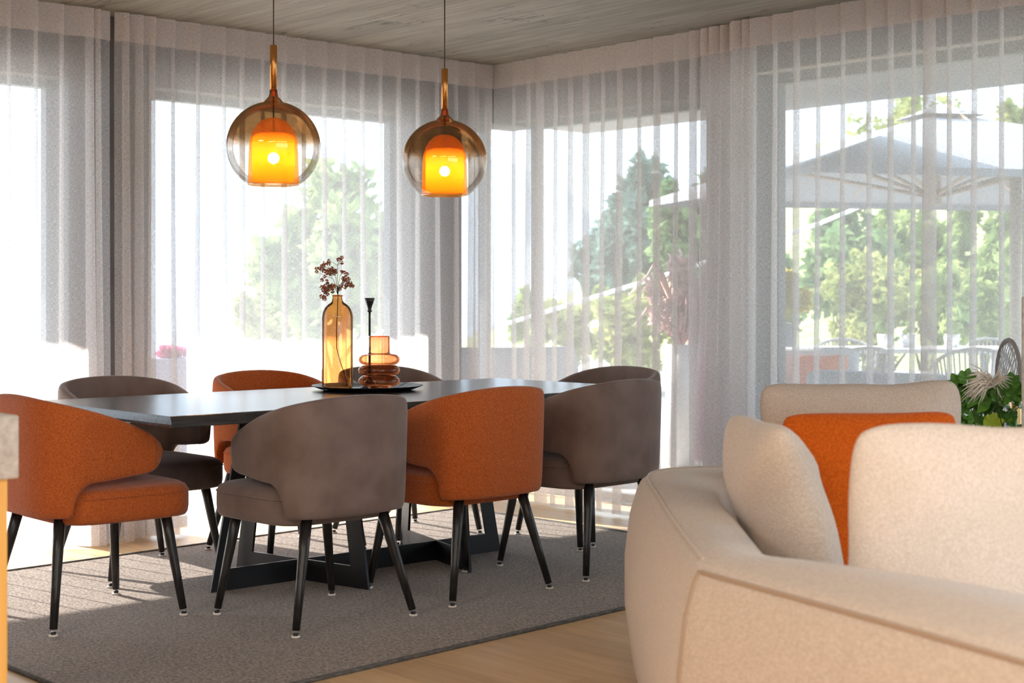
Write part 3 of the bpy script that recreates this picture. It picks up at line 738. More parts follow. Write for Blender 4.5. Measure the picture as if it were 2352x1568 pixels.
# ------------------------------------------------------------------ sofa (view-aligned corner unit)
def sofa():
    root = empty('corner_sofa', (0, 0, 0), 0, 'large beige fabric corner sofa in the right foreground', 'sofa')
    # stations: (outer depth,right), (inner depth,right), top height
    st = [((1.55, 1.222), (1.95, 1.47), .64), ((2.10, .920), (2.44, 1.20), .645), ((2.60, .646), (2.88, .93), .65), ((2.98, .438), (3.13, .68), .65), ((3.06, .396), (3.19, .60), .65), ((3.11, .378), (3.23, .572), .65), ((3.20, .376), (3.33, .570), .65),
          ((3.7, .372), (3.8, .585), .65), ((4.2, .376), (4.2, .60), .65), ((4.60, .392), (4.42, .64), .65), ((4.84, .47), (4.60, .74), .645), ((4.95, .66), (4.72, .86), .64),
          ((4.95, 1.0), (4.70, 1.05), .63), ((4.85, 1.5), (4.6, 1.5), .62), ((4.7, 2.1), (4.45, 2.1), .62), ((4.55, 2.7), (4.3, 2.7), .62)]
    def sect(o, i, zt):
        o, i = Vector(o), Vector(i); d = (i - o); L = d.length; d.normalize()
        pr = [(-.00, .055), (-.022, .12), (-.045, .28), (-.045, .42), (-.028, .54), (-.006, zt - .045), (.008, zt - .018), (.034, zt - .002), (L * .5, zt + .006), (L - .035, zt - .004), (L - .010, zt - .022), (L, zt - .06), (L + .004, .42), (L, .30)]
        return [V(*(o + d * a), z) for a, z in pr]
    secs = [sect(*s) for s in st]
    # refine along with Catmull-Rom
    fine = []
    for i in range(len(secs) - 1):
        p0, p1, p2, p3 = secs[max(i - 1, 0)], secs[i], secs[i + 1], secs[min(i + 2, len(secs) - 1)]
        for k in range(4):
            t = k / 4; row = []
            for a, b, c, d in zip(p0, p1, p2, p3):
                row.append(.5 * ((2 * b) + (c - a) * t + (2 * a - 5 * b + 4 * c - d) * t * t + (3 * b - a - 3 * c + d) * t ** 3))
            fine.append(row)
    fine.append(secs[-1]); n = len(secs[0])
    vs_ = [v for r in fine for v in r]; fs = []
    for i in range(len(fine) - 1):
        for j in range(n - 1): a = i * n + j; fs.append((a, a + n, a + n + 1, a + 1))
        fs.append((i * n, i * n + n - 1, (i + 1) * n + n - 1, (i + 1) * n))
    fs.append(tuple(range(n))); fs.append(tuple((len(fine) - 1) * n + j for j in range(n - 1, -1, -1)))
    mesh('backrest_and_arm', vs_, fs, M['linen'], root, True)
    # piping: near face top edge plus corner seam
    i0 = 4 * 4 + 3
    seam = [fine[i][6] + Vector((0, 0, -.002)) for i in range(0, i0)]
    down = [fine[i0 - 1][j] for j in (6, 5, 4, 3, 2, 1)]
    tube('piping', seam + down[1:], .0055, M['piping'], root, 8)
    tube('piping', [fine[i][7] for i in range(i0 + 2, len(fine) - 14)], .004, M['linen'], root, 8)
    # seat platform and cushions inside the ring
    inner = [Vector(s[1]) for s in st]
    poly = inner + [Vector((3.2, 2.7)), Vector((2.0, 2.3))]
    vb = [V(p.x, p.y, .10) for p in poly]; vt = [V(p.x, p.y, .40) for p in poly]; m_ = len(poly)
    f = [tuple(range(m_, 2 * m_)), tuple(range(m_ - 1, -1, -1))] + [(i, (i + 1) % m_, (i + 1) % m_ + m_, i + m_) for i in range(m_)]
    mesh('seat_base', vb + vt, f, M['linen'], root)
    for d, r in ((4.75, .60), (3.15, .50), (1.75, 1.35), (4.5, 2.5)):
        p = V(d, r); tube('leg', [(p.x, p.y, 0), (p.x, p.y, .11)], .022, M['legwood'], root, 12)
sofa()
def cushion(name, d, r, z, w_, h_, th, yaw, tilt, m, label, seed=0, roll=0.0, piping=True):
    """pillow standing up: local x = width, z = height, y = thickness; yaw relative to the camera axes"""
    o = empty(name, V(d, r, z), 0, label, 'cushion', 'loose cushions on the sofa')
    nx = 22; parts_v, fs = [], []
    for side in (1, -1):
        for j in range(nx + 1):
            for i in range(nx + 1):
                a, b = math.sin(PI / 2 * (i / nx * 2 - 1)), math.sin(PI / 2 * (j / nx * 2 - 1))
                rr = max(abs(a), abs(b)); q = (rr / (abs(a) ** 8 + abs(b) ** 8) ** .125) if rr > 1e-6 else 1
                x, z_ = a * (1 + (q - 1) * rr * rr), b * (1 + (q - 1) * rr * rr)
                ee = max(0, 1 - rr ** 3.4) ** .52 * (.72 + .28 * (1 - rr * rr)) * (1 - .35 * (abs(a * b)) ** 2)
                wob = .014 * mnoise.noise(Vector((a * 1.8, b * 1.8, seed + side))) * ee
                edge = .014 * mnoise.noise(Vector((a * 1.6 + 5, b * 1.6, seed * 1.3))) * rr
                sx = 1.03 - .045 * (1 - b * b); sz = 1.03 - .045 * (1 - a * a)
                parts_v.append((x * w_ / 2 * sx + edge * a, side * th / 2 * ee + wob, z_ * h_ / 2 * sz + edge * abs(b)))
        base = 0 if side == 1 else (nx + 1) ** 2
        for j in range(nx):
            for i in range(nx):
                q = base + j * (nx + 1) + i; g = (q, q + 1, q + nx + 2, q + nx + 1); fs.append(g if side == -1 else g[::-1])
    c = mesh('cover', parts_v, fs, m, o, True)
    bm = bmesh.new(); bm.from_mesh(c.data); bmesh.ops.remove_doubles(bm, verts=bm.verts[:], dist=.0008); bm.to_mesh(c.data); bm.free()
    o.rotation_euler = (tilt, roll, YAW - PI / 2 + yaw)
    o.rotation_mode = 'XYZ'
    o.matrix_world = Matrix.Translation(V(d, r, z)) @ Matrix.Rotation(YAW - PI / 2 + yaw, 4, 'Z') @ Matrix.Rotation(tilt, 4, 'X') @ Matrix.Rotation(roll, 4, 'Y')
    return o
cushion('cushion', 4.62, 1.10, .68, .62, .52, .17, .02, -.12, M['linen'], 'beige cushion at the back of the sofa, leaning on the far backrest', 1, -.03)
cushion('cushion', 4.25, 1.03, .625, .52, .50, .15, .03, -.14, M['orangewool'], 'plain burnt-orange cushion in the middle of the sofa', 2, .01)
cushion('cushion', 3.86, .700, .655, .45, .47, .21, -1.42, .30, M['linen2'], 'pale beige cushion propped on the left arm, seen nearly edge-on', 3, .02)
cushion('cushion', 3.10, .990, .655, .58, .56, .17, -.05, .08, M['linen2'], 'large pale beige cushion nearest the camera, at the right edge', 4, .03)

# ------------------------------------------------------------------ kitchen island corner (left foreground)
isl = empty('kitchen_island', (0, 0, 0), 0, 'corner of a stone-topped yellow oak island at the left edge', 'kitchen island')
box('worktop', (-1.2, 3.355, .775), (1.515, 4.05, .925), M['stone'], isl, .006, 3)
box('side_panel', (-1.18, 3.375, .06), (1.495, 4.03, .775), M['gold'], isl, .003)
box('plinth', (-1.12, 3.42, 0), (1.44, 3.98, .06), M['blackplastic'], isl)

# ------------------------------------------------------------------ right edge: stone pillar, chair, plant
p0 = V(4.98, 1.714)
pil = empty('stone_plinth', (p0.x, p0.y, 0), YAW - PI / 2 - .36, 'tall speckled beige stone block cut off by the right edge', 'pedestal')
box('block', (0, 0, 0), (.40, .15, 1.205), M['stone'], pil, .004)
# plant on a low stool
pp = V(5.38, 1.70)
stl = empty('side_table', (pp.x, pp.y, 0), 0, 'small black side table behind the sofa, under the leafy plant', 'table')
lathe('table_top', [(0, .50), (.13, .50), (.135, .508), (.13, .516), (0, .516)], M['matteblack'], stl)
tube('pole', [(0, 0, .012), (0, 0, .50)], .012, M['matteblack'], stl, 10)
lathe('base', [(0, 0), (.11, 0), (.11, .010), (0, .014)], M['matteblack'], stl)
pt = empty('potted_plant', (pp.x, pp.y, .517), YAW - PI / 2, 'green lobed-leaf potted plant behind the cushions at the right', 'plant')
lathe('pot', [(0, 0), (.055, 0), (.075, .06), (.080, .13), (.074, .13), (.070, .06), (0, .02)], M['potgrey'], pt)
Rp = random.Random(21)
def leaf_data(rad, lobes=7, seed=0):
    Rl = random.Random(seed); vs_ = [(0, 0, 0)]; n = 35; fs = []
    for k in range(n):
        a = -2.75 + 5.5 * k / (n - 1); lob = .80 + .20 * abs(math.cos(a * lobes / 2)) + Rl.uniform(-.02, .02)
        rr = rad * lob; z = .16 * rr * math.cos(a * lobes) + .28 * rr * rr / rad
        vs_.append((rr * math.sin(a) * .5, rr * math.cos(a) * .5, z * .35)); 
    for k in range(n):
        x, y, z = vs_[1 + k]; vs_.append((x * 2, y * 2, z * 2.4))
    for k in range(1, n): fs.append((0, k, k + 1)); fs.append((k, k + n, k + n + 1, k + 1))
    return vs_, fs
lms = []
for s in range(4):
    me = bpy.data.meshes.new('leaf'); me.from_pydata(*[x if i else [tuple(q) for q in x] for i, x in enumerate((leaf_data(.039, 7, s)[0], []))], leaf_data(.039, 7, s)[1]); me.update(); me.materials.append(M['leaf'])
    for p in me.polygons: p.use_smooth = True
    lms.append(me)
# targets in the local frame: x right, z up (measured off the photograph at this depth)
k_ = 5.38 / 3400
def lp(u, v, b=0): return Vector(((u - 1176) * k_ - 1.70, b, 1.2 - (v - 685) * k_ - .517))
leaves = [(2214, 868, -.03), (2196, 878, -.02), (2222, 890, .0), (2193, 905, -.02), (2200, 922, .01), (2228, 905, .02), (2240, 925, -.02), (2254, 903, -.01), (2268, 915, .03), (2285, 920, -.02), (2300, 905, .0), (2318, 892, .02), (2330, 905, -.03),
          (2338, 892, .03), (2205, 945, -.03), (2233, 965, -.04), (2218, 975, .02), (2288, 945, .03), (2300, 968, -.01), (2322, 960, .02), (2340, 935, 0), (2274, 900, .04), (2244, 938, .04), (2310, 930, .03), (2190, 935, .03), (2206, 895, .03),
          (2343, 915, -.02), (2324, 880, .0), (2262, 985, .03), (2210, 990, -.02), (2285, 990, -.03), (2330, 985, -.02)]
stm = []
for i, (u, v, b) in enumerate(leaves):
    p = lp(u, v, b + Rp.uniform(-.02, .02))
    o = bpy.data.objects.new('leaf', lms[i % 4]); COL.objects.link(o); o.parent = pt; o.location = p
    o.rotation_euler = (Rp.uniform(.5, 1.35), Rp.uniform(-.6, .6), Rp.uniform(-1, 1)); s = Rp.uniform(.85, 1.25); o.scale = (s, s, s)
    r0 = Vector((Rp.uniform(-.04, .04), Rp.uniform(-.04, .04), .12))
    stm.append(tube_data([r0, r0.lerp(p, .5) + Vector((Rp.uniform(-.02, .02), 0, .03)), p], [.0030, .0024, .0016], 6))
yl = bpy.data.meshes.new('leaf'); v, f = leaf_data(.045, 7, 8); yl.from_pydata(v, [], f); yl.materials.append(M['leaf_y'])
o = bpy.data.objects.new('leaf', yl); COL.objects.link(o); o.parent = pt; o.location = lp(2264, 972, -.07); o.rotation_euler = (1.35, .3, .2); o['label'] = 'lime yellow leaf'
mesh('stem', *merge(stm), M['stemg'], pt, True)
# cream feather spray and brass vase
fp = V(5.24, 1.745); 
fe = empty('feather_spray', (fp.x, fp.y, .517), YAW - PI / 2, 'cream feathery pampas plume above the green leaves', 'dried plume')
parts = []
def lf(u, v, b=0): return Vector(((u - 1176) * 5.24 / 3400 - 1.745, b, 1.2 - (v - 685) * 5.24 / 3400 - .517))
for i in range(120):
    s = Rp.random(); c0 = lf(2288 - 20 * s, 882 + 6 * s, Rp.uniform(-.02, .02)); side = Rp.random()
    if side < .72: e = lf(2288 - Rp.uniform(25, 82), 880 + Rp.gauss(12, 22), Rp.uniform(-.04, .04))
    else: e = lf(2288 + Rp.uniform(8, 38), 876 + Rp.gauss(4, 18), Rp.uniform(-.04, .04))
    m_ = c0.lerp(e, .55) + Vector((0, 0, .018 + Rp.uniform(-.004, .008)))
    parts.append(tube_data([c0, m_, e], [.0014, .0024, .0005], 4))
mesh('plume', *merge(parts), M['pampas'], fe, True)
tube('stem', [lf(2288, 882), lf(2290, 930), (0.01, 0, .15), (0.0, .0, .02)], .0016, M['twig'], fe, 6)
vp2 = V(5.60, 1.905)
bv = empty('brass_vase', (vp2.x, vp2.y, 0), 0, 'slim brass floor vase partly hidden behind the plant stems', 'vase')
lathe('body', [(0, 0), (.07, 0), (.075, .02), (.05, .35), (.030, .62), (.022, .78), (.026, .86), (.020, .86), (.016, .78), (0, .4)], M['brass'], bv)
# cord-backed chair seen edge-on
rp = V(6.05, 2.03)
rc = empty('cord_back_chair', (rp.x, rp.y, 0), YAW - PI / 2, 'arched grey-framed chair back with silver woven cord, by the right curtain', 'chair')
aw, at_ = .046, 1.03
arch = [(-aw, 0, .45), (-aw, 0, .75)] + [(-aw * math.cos(PI * k / 14), 0, .88 + (at_ - .88) * math.sin(PI * k / 14)) for k in range(15)] + [(aw, 0, .75), (aw, 0, .45)]
Mrot = Matrix.Rotation(-1.5, 4, 'Z'); wide = 2.6
arch = [Mrot @ Vector((x * wide, y, z)) for x, y, z in arch]
tube('back_frame', arch, .0095, M['rope'], rc, 8)
cords = []
for k in range(15):
    x = -aw + 2 * aw * (k + .5) / 15; zt_ = .88 + (at_ - .88) * math.sqrt(max(0, 1 - (x / aw) ** 2)) if abs(x) < aw else .88
    cords.append(tube_data([Mrot @ Vector((x * wide + .004 * math.sin(j * 2.1 + k), .004 * math.cos(j * 2 + k), .45 + (zt_ - .45) * j / 26)) for j in range(27)], .0024 * 1.2, 5))
mesh('woven_cord', *merge(cords), M['mesh'], rc, True)
sb = box('seat', (-.20, -.20, .41), (.20, .20, .46), M['outgrey'], rc, .015, 3)
for sx in (-1, 1):
    for sy in (-1, 1): tube('leg', [(sx * .17, sy * .17, .42), (sx * .19, sy * .19, 0)], .010, M['rope'], rc, 8)

# ------------------------------------------------------------------ outdoors
struct(box('terrace', (-12, -10, -.16), (22, 22, -.02), M['terrace']))
def leaf_cloud(n, rx, ry, rz, size, seed, clusters=26, power=.6):
    Rc = random.Random(seed); cs = []
    for _ in range(clusters):
        d = Vector((Rc.gauss(0, 1), Rc.gauss(0, 1), Rc.gauss(0, 1))).normalized() * (Rc.random() ** .45)
        cs.append((Vector((d.x * rx, d.y * ry, d.z * rz)), Rc.uniform(.16, .34)))
    vs_, fs = [], []
    for i in range(n):
        c, q = cs[i % clusters]
        d = Vector((Rc.gauss(0, 1), Rc.gauss(0, 1), Rc.gauss(0, 1))).normalized() * (q * Rc.random() ** power)
        p = c + Vector((d.x * rx, d.y * ry, d.z * rz)) * 1.25
        a = Vector((Rc.gauss(0, 1), Rc.gauss(0, 1), Rc.gauss(0, 1))).normalized(); b = a.orthogonal().normalized()
        if Rc.random() < .5: b = a.cross(b)
        s = size * Rc.uniform(.6, 1.4); k = len(vs_)
        vs_ += [p - a * s, p + b * s * .5, p + a * s, p - b * s * .5]; fs.append((k, k + 1, k + 2, k + 3))
    return vs_, fs
def tree(name, u, v_top, v_bot, d, half_px, m, label, cat='tree', n=5000, size=.09, seed=0, base=-2.0, group='trees and shrubs in the garden', clusters=26):
    zt = 1.2 + (685 - v_top) * d / FP; zb_ = 1.2 + (685 - v_bot) * d / FP; r = half_px * d / FP; p = V(d, (u - 1176) / FP * d)
    root = empty(name, (p.x, p.y, base), 0, label, cat, group)
    c = (zt + zb_) / 2 - base; h = (zt - zb_) / 2
    v, f = leaf_cloud(n, r, r, h, size, seed, clusters)
    mesh('crown', [x + Vector((0, 0, c)) for x in v], f, m, root)
    br_ = [tube_data([(0, 0, 0), (.05 * r, 0, c * .5), (0, .04 * r, c)], [.07 * r + .03, .05 * r + .02, .02], 8)]
    Rt = random.Random(seed + 1)
    for k in range(7):
        a = Rt.random() * 6.28; q = Rt.uniform(.3, .8)
        br_.append(tube_data([(0, 0, c * q), (.5 * r * math.cos(a), .5 * r * math.sin(a), c * q + h * .6)], [.03 * r + .01, .01], 5))
    mesh('trunk', *merge(br_), M['bark'], root, True)
    return root
# terrain beyond the terrace: meadow slope rising to the right
def terrain():
    vs_, fs = [], []; nx, ny = 50, 40
    for j in range(ny + 1):
        d = 17 + 70 * (j / ny) ** 1.6
        for i in range(nx + 1):
            r = -60 + 130 * i / nx
            u = r / d
            z = -3.5 + 6.5 / (1 + math.exp(-(r - .1 * d - 2) / (2.0 + .05 * d))) * (d - 17) / 22 + .35 * mnoise.noise(Vector((r * .2, d * .2, 0)))
            z = min(z, 9)
            vs_.append(V(d, r, z))
    for j in range(ny):
        for i in range(nx): a = j * (nx + 1) + i; fs.append((a, a + 1, a + nx + 2, a + nx + 1))
    return mesh('meadow_ground', vs_, fs, M['grass'], None, True)
tag(terrain(), 'pale green meadow slope rising behind the terrace', 'ground', kind='structure')
def mountains():
    vs_, fs = [], []; n = 80
    prof = [(-400, 330), (0, 300), (250, 340), (450, 300), (700, 330), (900, 380), (1100, 350), (1250, 400), (1400, 520), (1700, 430), (2000, 400), (2400, 330), (2800, 350)]
    def h(u):
        for a, b in zip(prof, prof[1:]):
            if a[0] <= u <= b[0]: t = (u - a[0]) / (b[0] - a[0]); t = t * t * (3 - 2 * t); return a[1] + (b[1] - a[1]) * t
        return 400
    for i in range(n + 1):
        u = -400 + 3200 * i / n; v = h(u) + 14 * mnoise.noise(Vector((u * .02, 3, 0)))
        dd = 900
        z = 1.2 + (685 - v) * dd / FP; t = (u - 1176) / FP
        for k, (q, e) in enumerate(((1.0, 1.0), (.93, .62), (.84, .28), (.72, -.3), (.60, -1))):
            zz = z * e if e > 0 else -40
            vs_.append(V(dd * q, t * dd, zz + (18 * mnoise.noise(Vector((u * .012, k * 1.7, 1))) if 0 < k < 4 else 0)))
    for i in range(n):
        for k in range(4): a = i * 5 + k; fs.append((a, a + 1, a + 6, a + 5))
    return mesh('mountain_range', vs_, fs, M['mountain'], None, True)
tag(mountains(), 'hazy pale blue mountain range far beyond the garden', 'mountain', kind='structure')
# left window greenery
tree('garden_tree', 770, 425, 800, 17, 170, M['green1'], 'airy light green tree seen between the two pendants and the table', seed=1, n=4200, size=.10)
tree('garden_tree', 620, 560, 800, 21, 90, M['green4'], 'small yellowish tree low behind the left pendant', seed=2, n=2200, size=.10)
tree('garden_tree', 905, 500, 800, 23, 90, M['green4'], 'small olive tree just left of the corner pier', seed=3, n=2200, size=.10)
# right window greenery
tree('garden_tree', 1480, 350, 700, 30, 95, M['green3'], 'blue-green conifer behind the right-hand curtain, left of the pleat stack', seed=4, n=4500, size=.14)
tree('garden_tree', 1385, 470, 760, 33, 60, M['green3'], 'smaller blue-green conifer left of the tall one', seed=5, n=3000, size=.14)
tree('garden_tree', 1590, 400, 720, 28, 90, M['green2'], 'dense green tree right of the conifer, beside the pleat stack', seed=6, n=4000, size=.12)
tree('garden_shrub', 1215, 640, 800, 26, 50, M['green1'], 'low pale green bush at the room corner side of the slope', 'shrub', seed=7, n=1400, size=.10)
tree('garden_shrub', 1300, 660, 830, 20, 70, M['green4'], 'low olive bush on the slope above the grey lounge chair', 'shrub', seed=17, n=1600, size=.08)
tree('garden_shrub', 1450, 640, 860, 19, 100, M['green4'], 'broad yellow-green bush below the conifers', 'shrub', seed=18, n=2600, size=.08)
tree('garden_tree', 1930, 440, 830, 24, 130, M['green2'], 'green tree under the left half of the parasol', seed=8, n=5000, size=.11)
tree('garden_tree', 2120, 420, 800, 26, 130, M['green1'], 'light green tree behind the parasol hub', seed=9, n=5000, size=.11)
tree('garden_tree', 2300, 400, 800, 24, 120, M['green1'], 'light green tree at the right edge under the parasol', seed=10, n=4500, size=.11)
tree('garden_tree', 2345, 240, 430, 34, 60, M['green4'], 'yellow-green treetop showing above the right end of the parasol', seed=11, n=2000, size=.12)
tree('garden_tree', 2090, 215, 420, 36, 110, M['green4'], 'pale treetop rising above the parasol peak', seed=12, n=1500, size=.12)
tree('garden_shrub', 2030, 560, 840, 22, 150, M['green4'], 'pale wide hedge shrub behind the outdoor dining table', 'shrub', seed=13, n=3800, size=.08)
tree('garden_shrub', 2260, 560, 840, 19, 130, M['green1'], 'wide light green shrub at the right behind the outdoor dining table', 'shrub', seed=14, n=3400, size=.08)
tree('garden_shrub', 1760, 540, 800, 23, 70, M['green2'], 'dark green bush behind the yellow potted shrub', 'shrub', seed=15, n=2400, size=.09)
# white sloping handrail
hp = [(1090, 765), (1150, 747), (1340, 690), (1500, 640), (1740, 565), (1890, 510), (2030, 452)]
tube('garden_handrail', [V(15.5, (u - 1176) / FP * 15.5, 1.2 + (685 - v) * 15.5 / FP) for u, v in hp], .022, M['whitecable'])
tag(bpy.data.objects['garden_handrail'], 'thin white rail climbing the slope behind the right windows', 'rail')
# parasol
def parasol():
    c = V(12.0, 3.47)
    root = empty('parasol', (c.x, c.y, -.02), 0, 'large square grey cantilever parasol over the terrace', 'parasol')
    def L_(d, r, z): q = V(d, r, z); return Vector((q.x - c.x, q.y - c.y, z + .02))
    cr = [(9.8, 2.0), (13.5, 1.25), (14.25, 4.95), (10.55, 5.7)]
    ze = 2.09; vs_, fs = [], []
    nr, ns = 9, 48
    top = L_(12.0, 3.47, 2.70)
    for i in range(nr):
        t = .10 + .90 * i / (nr - 1)
        for k in range(ns):
            q = k / ns * 4; a, b = cr[int(q) % 4], cr[(int(q) + 1) % 4]; f = q - int(q)
            d = a[0] + (b[0] - a[0]) * f; r = a[1] + (b[1] - a[1]) * f
            sag = 1 - .05 * math.sin(PI * f) * t
            d = 12.0 + (d - 12.0) * t * sag; r = 3.47 + (r - 3.47) * t * sag
            z = 2.70 - (2.70 - ze) * t ** 1.08 - .05 * math.sin(PI * f) * t * (1 - t)
            vs_.append(L_(d, r, z))
    for i in range(nr - 1):
        for k in range(ns): a = i * ns + k; b = i * ns + (k + 1) % ns; fs.append((a, b, b + ns, a + ns))
    base = len(vs_)
    for k in range(ns): vs_.append(vs_[(nr - 1) * ns + k] - Vector((0, 0, .055)))
    for k in range(ns): a = (nr - 1) * ns + k; b = (nr - 1) * ns + (k + 1) % ns; fs.append((a, b, base + (k + 1) % ns, base + k))
    mesh('canopy', vs_, fs, M['canvas'], root)
    # vent cap
    vv = [L_(12.0, 3.47, 2.78)] + [L_(12 + (q[0] - 12) * .14, 3.47 + (q[1] - 3.47) * .14, 2.665) for q in cr]
    mesh('vent', vv, [(0, 1, 2), (0, 2, 3), (0, 3, 4), (0, 4, 1)], M['canvas'], root)
    hub_ = L_(12.0, 3.42, 2.02)
    tube('hub', [hub_ - Vector((0, 0, .07)), hub_ + Vector((0, 0, .68))], [.07, .03], M['timber'], root, 12)
    for k in range(8):
        q = k / 2; a, b = cr[int(q) % 4], cr[(int(q) + 1) % 4]; f = q - int(q)
        d = a[0] + (b[0] - a[0]) * f; r = a[1] + (b[1] - a[1]) * f
        e = L_(12 + (d - 12) * .97, 3.47 + (r - 3.47) * .97, ze + .005); t0 = L_(12, 3.47, 2.66); mid = t0.lerp(e, .58)
        rb = tube('rib', [t0, e], .014, M['timber'], root, 6)
        tube('strut', [hub_, mid], .018, M['timber'], rb, 6)
    mb = L_(11.4, 3.88, 0); 
    tube('mast', [mb, L_(11.4, 3.88, 2.25)], .045, M['timber'], root, 12)
    tube('arm', [L_(11.4, 3.88, 2.2), L_(11.9, 3.5, 2.75)], .035, M['timber'], root, 8)
    lathe('base', [(0, 0), (.35, 0), (.35, .07), (0, .08)], M['potgrey'], root, loc=mb)
parasol()
# grey lounge chair outside the corner
def lounge():
    c = V(10.6, -.10); root = empty('outdoor_lounge_chair', (c.x, c.y, -.02), YAW - PI / 2, 'rounded grey outdoor lounge chair beyond the corner glass', 'chair')
    vs_, fs = [], []; n = 40; rows = 8
    for i in range(n + 1):
        a = -PI * .05 + PI * 1.10 * i / n
        for j in range(rows + 1):
            t = j / rows; fl = 1 + .16 * t - .25 * max(0, .3 - t)
            edge = min(1, min(i, n - i) / 7); edge = math.sin(edge * PI / 2)
            z = .30 + .58 * t * (.35 + .65 * edge)
            vs_.append((.50 * fl * math.cos(a), -.42 * fl * math.sin(a) + .1, z))
    k = len(vs_)
    vs_ += [(x * .86, (y - .1) * .86 + .1, z) for x, y, z in vs_]
    m_ = rows + 1
    for i in range(n):
        for j in range(rows):
            a = i * m_ + j; fs.append((a, a + m_, a + m_ + 1, a + 1)); fs.append((a + k, a + 1 + k, a + m_ + 1 + k, a + m_ + k))
        a = i * m_ + rows; fs.append((a, a + m_, a + m_ + k, a + k)); a = i * m_; fs.append((a, a + k, a + m_ + k, a + m_))
    mesh('backrest', vs_, fs, M['outgrey'], root, True)
    lathe('seat', [(0, .28), (.40, .28), (.43, .32), (.43, .40), (.38, .44), (0, .45)], M['outlight'], root)
    for sx, sy in ((-.3, -.25), (.3, -.25), (-.3, .3), (.3, .3)): tube('leg', [(sx, sy, .30), (sx * 1.1, sy * 1.1, 0)], .018, M['blackplastic'], root, 8)
lounge()
# outdoor sofa along the right windows
def outdoor_sofa():
    o = empty('outdoor_sofa', (0, 0, -.02), 0, 'long blue-grey outdoor sofa with its back to the right windows', 'sofa')
    for (ya, yb, h) in ((5.55, 6.45, .50), (4.62, 5.52, .755), (3.70, 4.59, .765), (2.75, 3.67, .755)):
        if h < .6: continue
        box('back_cushion', (7.55, ya, .42), (7.78, yb, h + .02), M['outgrey'], o, .05, 5, True)
        box('seat_cushion', (7.80, ya, .28), (8.45, yb, .44), M['outgrey'], o, .04, 4, True)
    box('frame', (7.50, 2.72, .08), (8.48, 5.54, .28), M['outlight'], o, .01)
    for x in (7.55, 8.42):
        for y in (2.8, 5.45): box('leg', (x, y, 0), (x + .05, y + .05, .08), M['blackplastic'], o)
outdoor_sofa()
def out_armchair(u, d, rz, label):
    p = V(d, (u - 1176) / FP * d); o = empty('outdoor_armchair', (p.x, p.y, -.02), rz, label, 'chair')
    box('backrest', (-.42, -.40, .30), (.42, -.20, .86), M['outlight'], o, .08, 6, True)
    box('seat', (-.42, -.2, .26), (.42, .42, .42), M['outlight'], o, .05, 4, True)
    box('armrest', (-.45, -.35, .26), (-.32, .40, .62), M['outlight'], o, .05, 4, True); box('armrest', (.32, -.35, .26), (.45, .40, .62), M['outlight'], o, .05, 4, True)
    for sx in (-.38, .34):
        for sy in (-.33, .33): box('leg', (sx, sy, 0), (sx + .04, sy + .04, .27), M['blackplastic'], o)
    return o, p
ac, ap = out_armchair(1858, 10.6, YAW - PI / 2 + PI, 'light grey outdoor armchair beyond the outdoor sofa')
oc = V(10.35, (1885 - 1176) / FP * 10.35)
oc_e = cushion('cushion', 10.62, (1885 - 1176) / FP * 10.62, .62, .38, .34, .12, 0, .1, M['orangewool'], 'small orange cushion on the outdoor armchair', 6); oc_e['group'] = 'outdoor cushions'
# outdoor dining table with three little pots and woven chairs
dt = V(13.6, 3.45); od = empty('outdoor_dining_table', (dt.x, dt.y, -.02), YAW - PI / 2, 'long white outdoor dining table under the parasol', 'table')
box('table_top', (-1.15, -.45, .73), (1.25, .45, .77), M['towel'], od, .005)
for sx in (-1.0, 1.1):
    for sy in (-.36, .36): box('leg', (sx - .03, sy - .03, 0), (sx + .03, sy + .03, .73), M['outlight'], od)
for i, (u, lab) in enumerate(((2033, 'little potted plant on the outdoor table, leftmost of three'), (2086, 'little potted plant on the outdoor table, middle of three'), (2186, 'little potted plant on the outdoor table, rightmost of three'))):
    q = V(13.6, (u - 1176) / FP * 13.6); t_ = empty('potted_plant', (q.x, q.y, .751), 0, lab, 'plant', 'small pots on the outdoor table')
    lathe('pot', [(0, 0), (.06, 0), (.075, .12), (.065, .12), (0, .02)], M['potwhite'], t_, seg=16)
    v, f = leaf_cloud(160, .09, .09, .07, .02, 40 + i, 8); mesh('foliage', [x + Vector((0, 0, .17)) for x in v], f, M['green1'], t_)
def woven_chair(u, d, rz, label):
    p = V(d, (u - 1176) / FP * d); o = empty('woven_chair', (p.x, p.y, -.02), rz, label, 'chair', 'woven chairs at the outdoor table')
    top = [(.30 * math.cos(a), -.26 * math.sin(a) + .02, .66 + .15 * math.sin(a) ** 1.0) for a in [PI * k / 20 for k in range(21)]]
    bot = [(.25 * math.cos(a), -.23 * math.sin(a) + .02, .44) for a in [PI * k / 20 for k in range(21)]]
    tube('top_rail', top, .016, M['rope'], o, 8); tube('seat_rail', bot, .014, M['rope'], o, 8)
    slat = [tube_data([bot[k], top[max(0, min(20, k + s))]], .008, 5) for k in range(0, 21) for s in (0,)]
    mesh('woven_back', *merge(slat), M['rope'], o, True)
    box('seat', (-.25, -.22, .42), (.25, .27, .47), M['outgrey'], o, .015, 3)
    for sx in (-.22, .22):
        for sy in (-.18, .22): tube('leg', [(sx, sy, .43), (sx * 1.12, sy * 1.12, 0)], .013, M['rope'], o, 8)
woven_chair(1970, 12.4, YAW - PI / 2 + .15, 'woven chair at the near left of the outdoor table')
woven_chair(2230, 12.2, YAW - PI / 2 - .1, 'woven chair at the near right of the outdoor table')
woven_chair(1945, 14.6, YAW + PI / 2, 'woven chair on the far side of the outdoor table, left')
woven_chair(2290, 14.8, YAW + PI / 2 + .1, 'woven chair on the far side of the outdoor table, right')
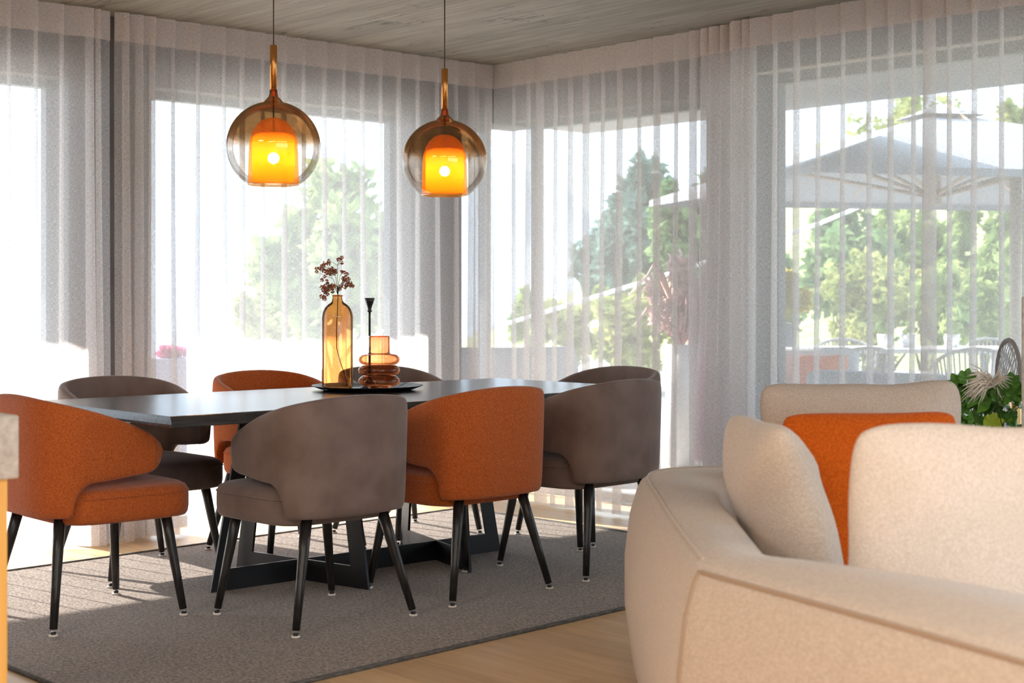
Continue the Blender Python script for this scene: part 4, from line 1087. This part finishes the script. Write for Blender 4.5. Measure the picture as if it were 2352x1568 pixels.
# planters
def planter(u, d, h_px_top, h_px_bot, wpx, m, label, fol, ftop, fhalf, flab_mat, n=1800, size=.045, seed=0, kind='shrub', round_=True):
    p = V(d, (u - 1176) / FP * d); zt = 1.2 + (685 - h_px_top) * d / FP + .02; w2 = wpx / 2 * d / FP
    o = empty('potted_shrub', (p.x, p.y, -.02), YAW - PI / 2, label, 'planter', 'potted plants on the terrace')
    if round_: lathe('pot', [(0, 0), (w2 * .75, 0), (w2, zt), (w2 * .88, zt), (w2 * .8, zt - .06), (0, zt - .07)], m, o, seg=28)
    else: box('pot', (-w2, -w2 * .6, 0), (w2, w2 * .6, zt), m, o, .01)
    ft = 1.2 + (685 - ftop) * d / FP + .02; h = (ft - zt) / 2; r = fhalf * d / FP
    v, f = leaf_cloud(n, r, r * .8, h, size, seed, 18)
    mesh('foliage', [x + Vector((0, 0, zt + h)) for x in v], f, flab_mat, o)
    tube('stem', [(0, 0, zt - .08), (0, 0, zt + h)], .02, M['bark'], o, 6)
    return o
planter(1790, 11.8, 742, 880, 80, M['potgrey'], 'yellow-leaved shrub in a grey pot beside the pleat stack', 'x', 598, 56, M['yellowleaf'], n=4200, size=.05, seed=31)
wp = planter(1565, 10.8, 790, 900, 80, M['potwhite'], 'white pot with a pale pink plumed plant, left of the pleat stack', 'x', 600, 75, M['plume'], n=1300, size=.05, seed=32)
# arching pink plumes
pl_ = []
Rq = random.Random(3); dd_ = 10.8 / FP
for k in range(22):
    a = Rq.uniform(-1, 1); x1 = a * 110 * dd_; z1 = (200 + Rq.uniform(-60, 30) - 80 * a * a) * dd_ + .85
    pl_.append(tube_data([(0, 0, .86), (x1 * .35, Rq.uniform(-.1, .1), z1 * .8 + .1), (x1 * .8, Rq.uniform(-.15, .15), z1 + .05), (x1 * 1.15, Rq.uniform(-.2, .2), z1 - .08)], [.008, .010, .020, .006], 5))
mesh('plume', *merge(pl_), M['plume'], wp, True)
planter(1612, 11.2, 782, 850, 56, M['magenta'], 'magenta pot just left of the pleat stack', 'x', 735, 30, M['green2'], n=500, size=.04, seed=33)
planter(402, 11.5, 822, 900, 104, M['planter'], 'mauve-grey planter box with pink flowers behind the left curtain', 'x', 795, 36, M['pink'], n=800, size=.03, seed=34, round_=False)
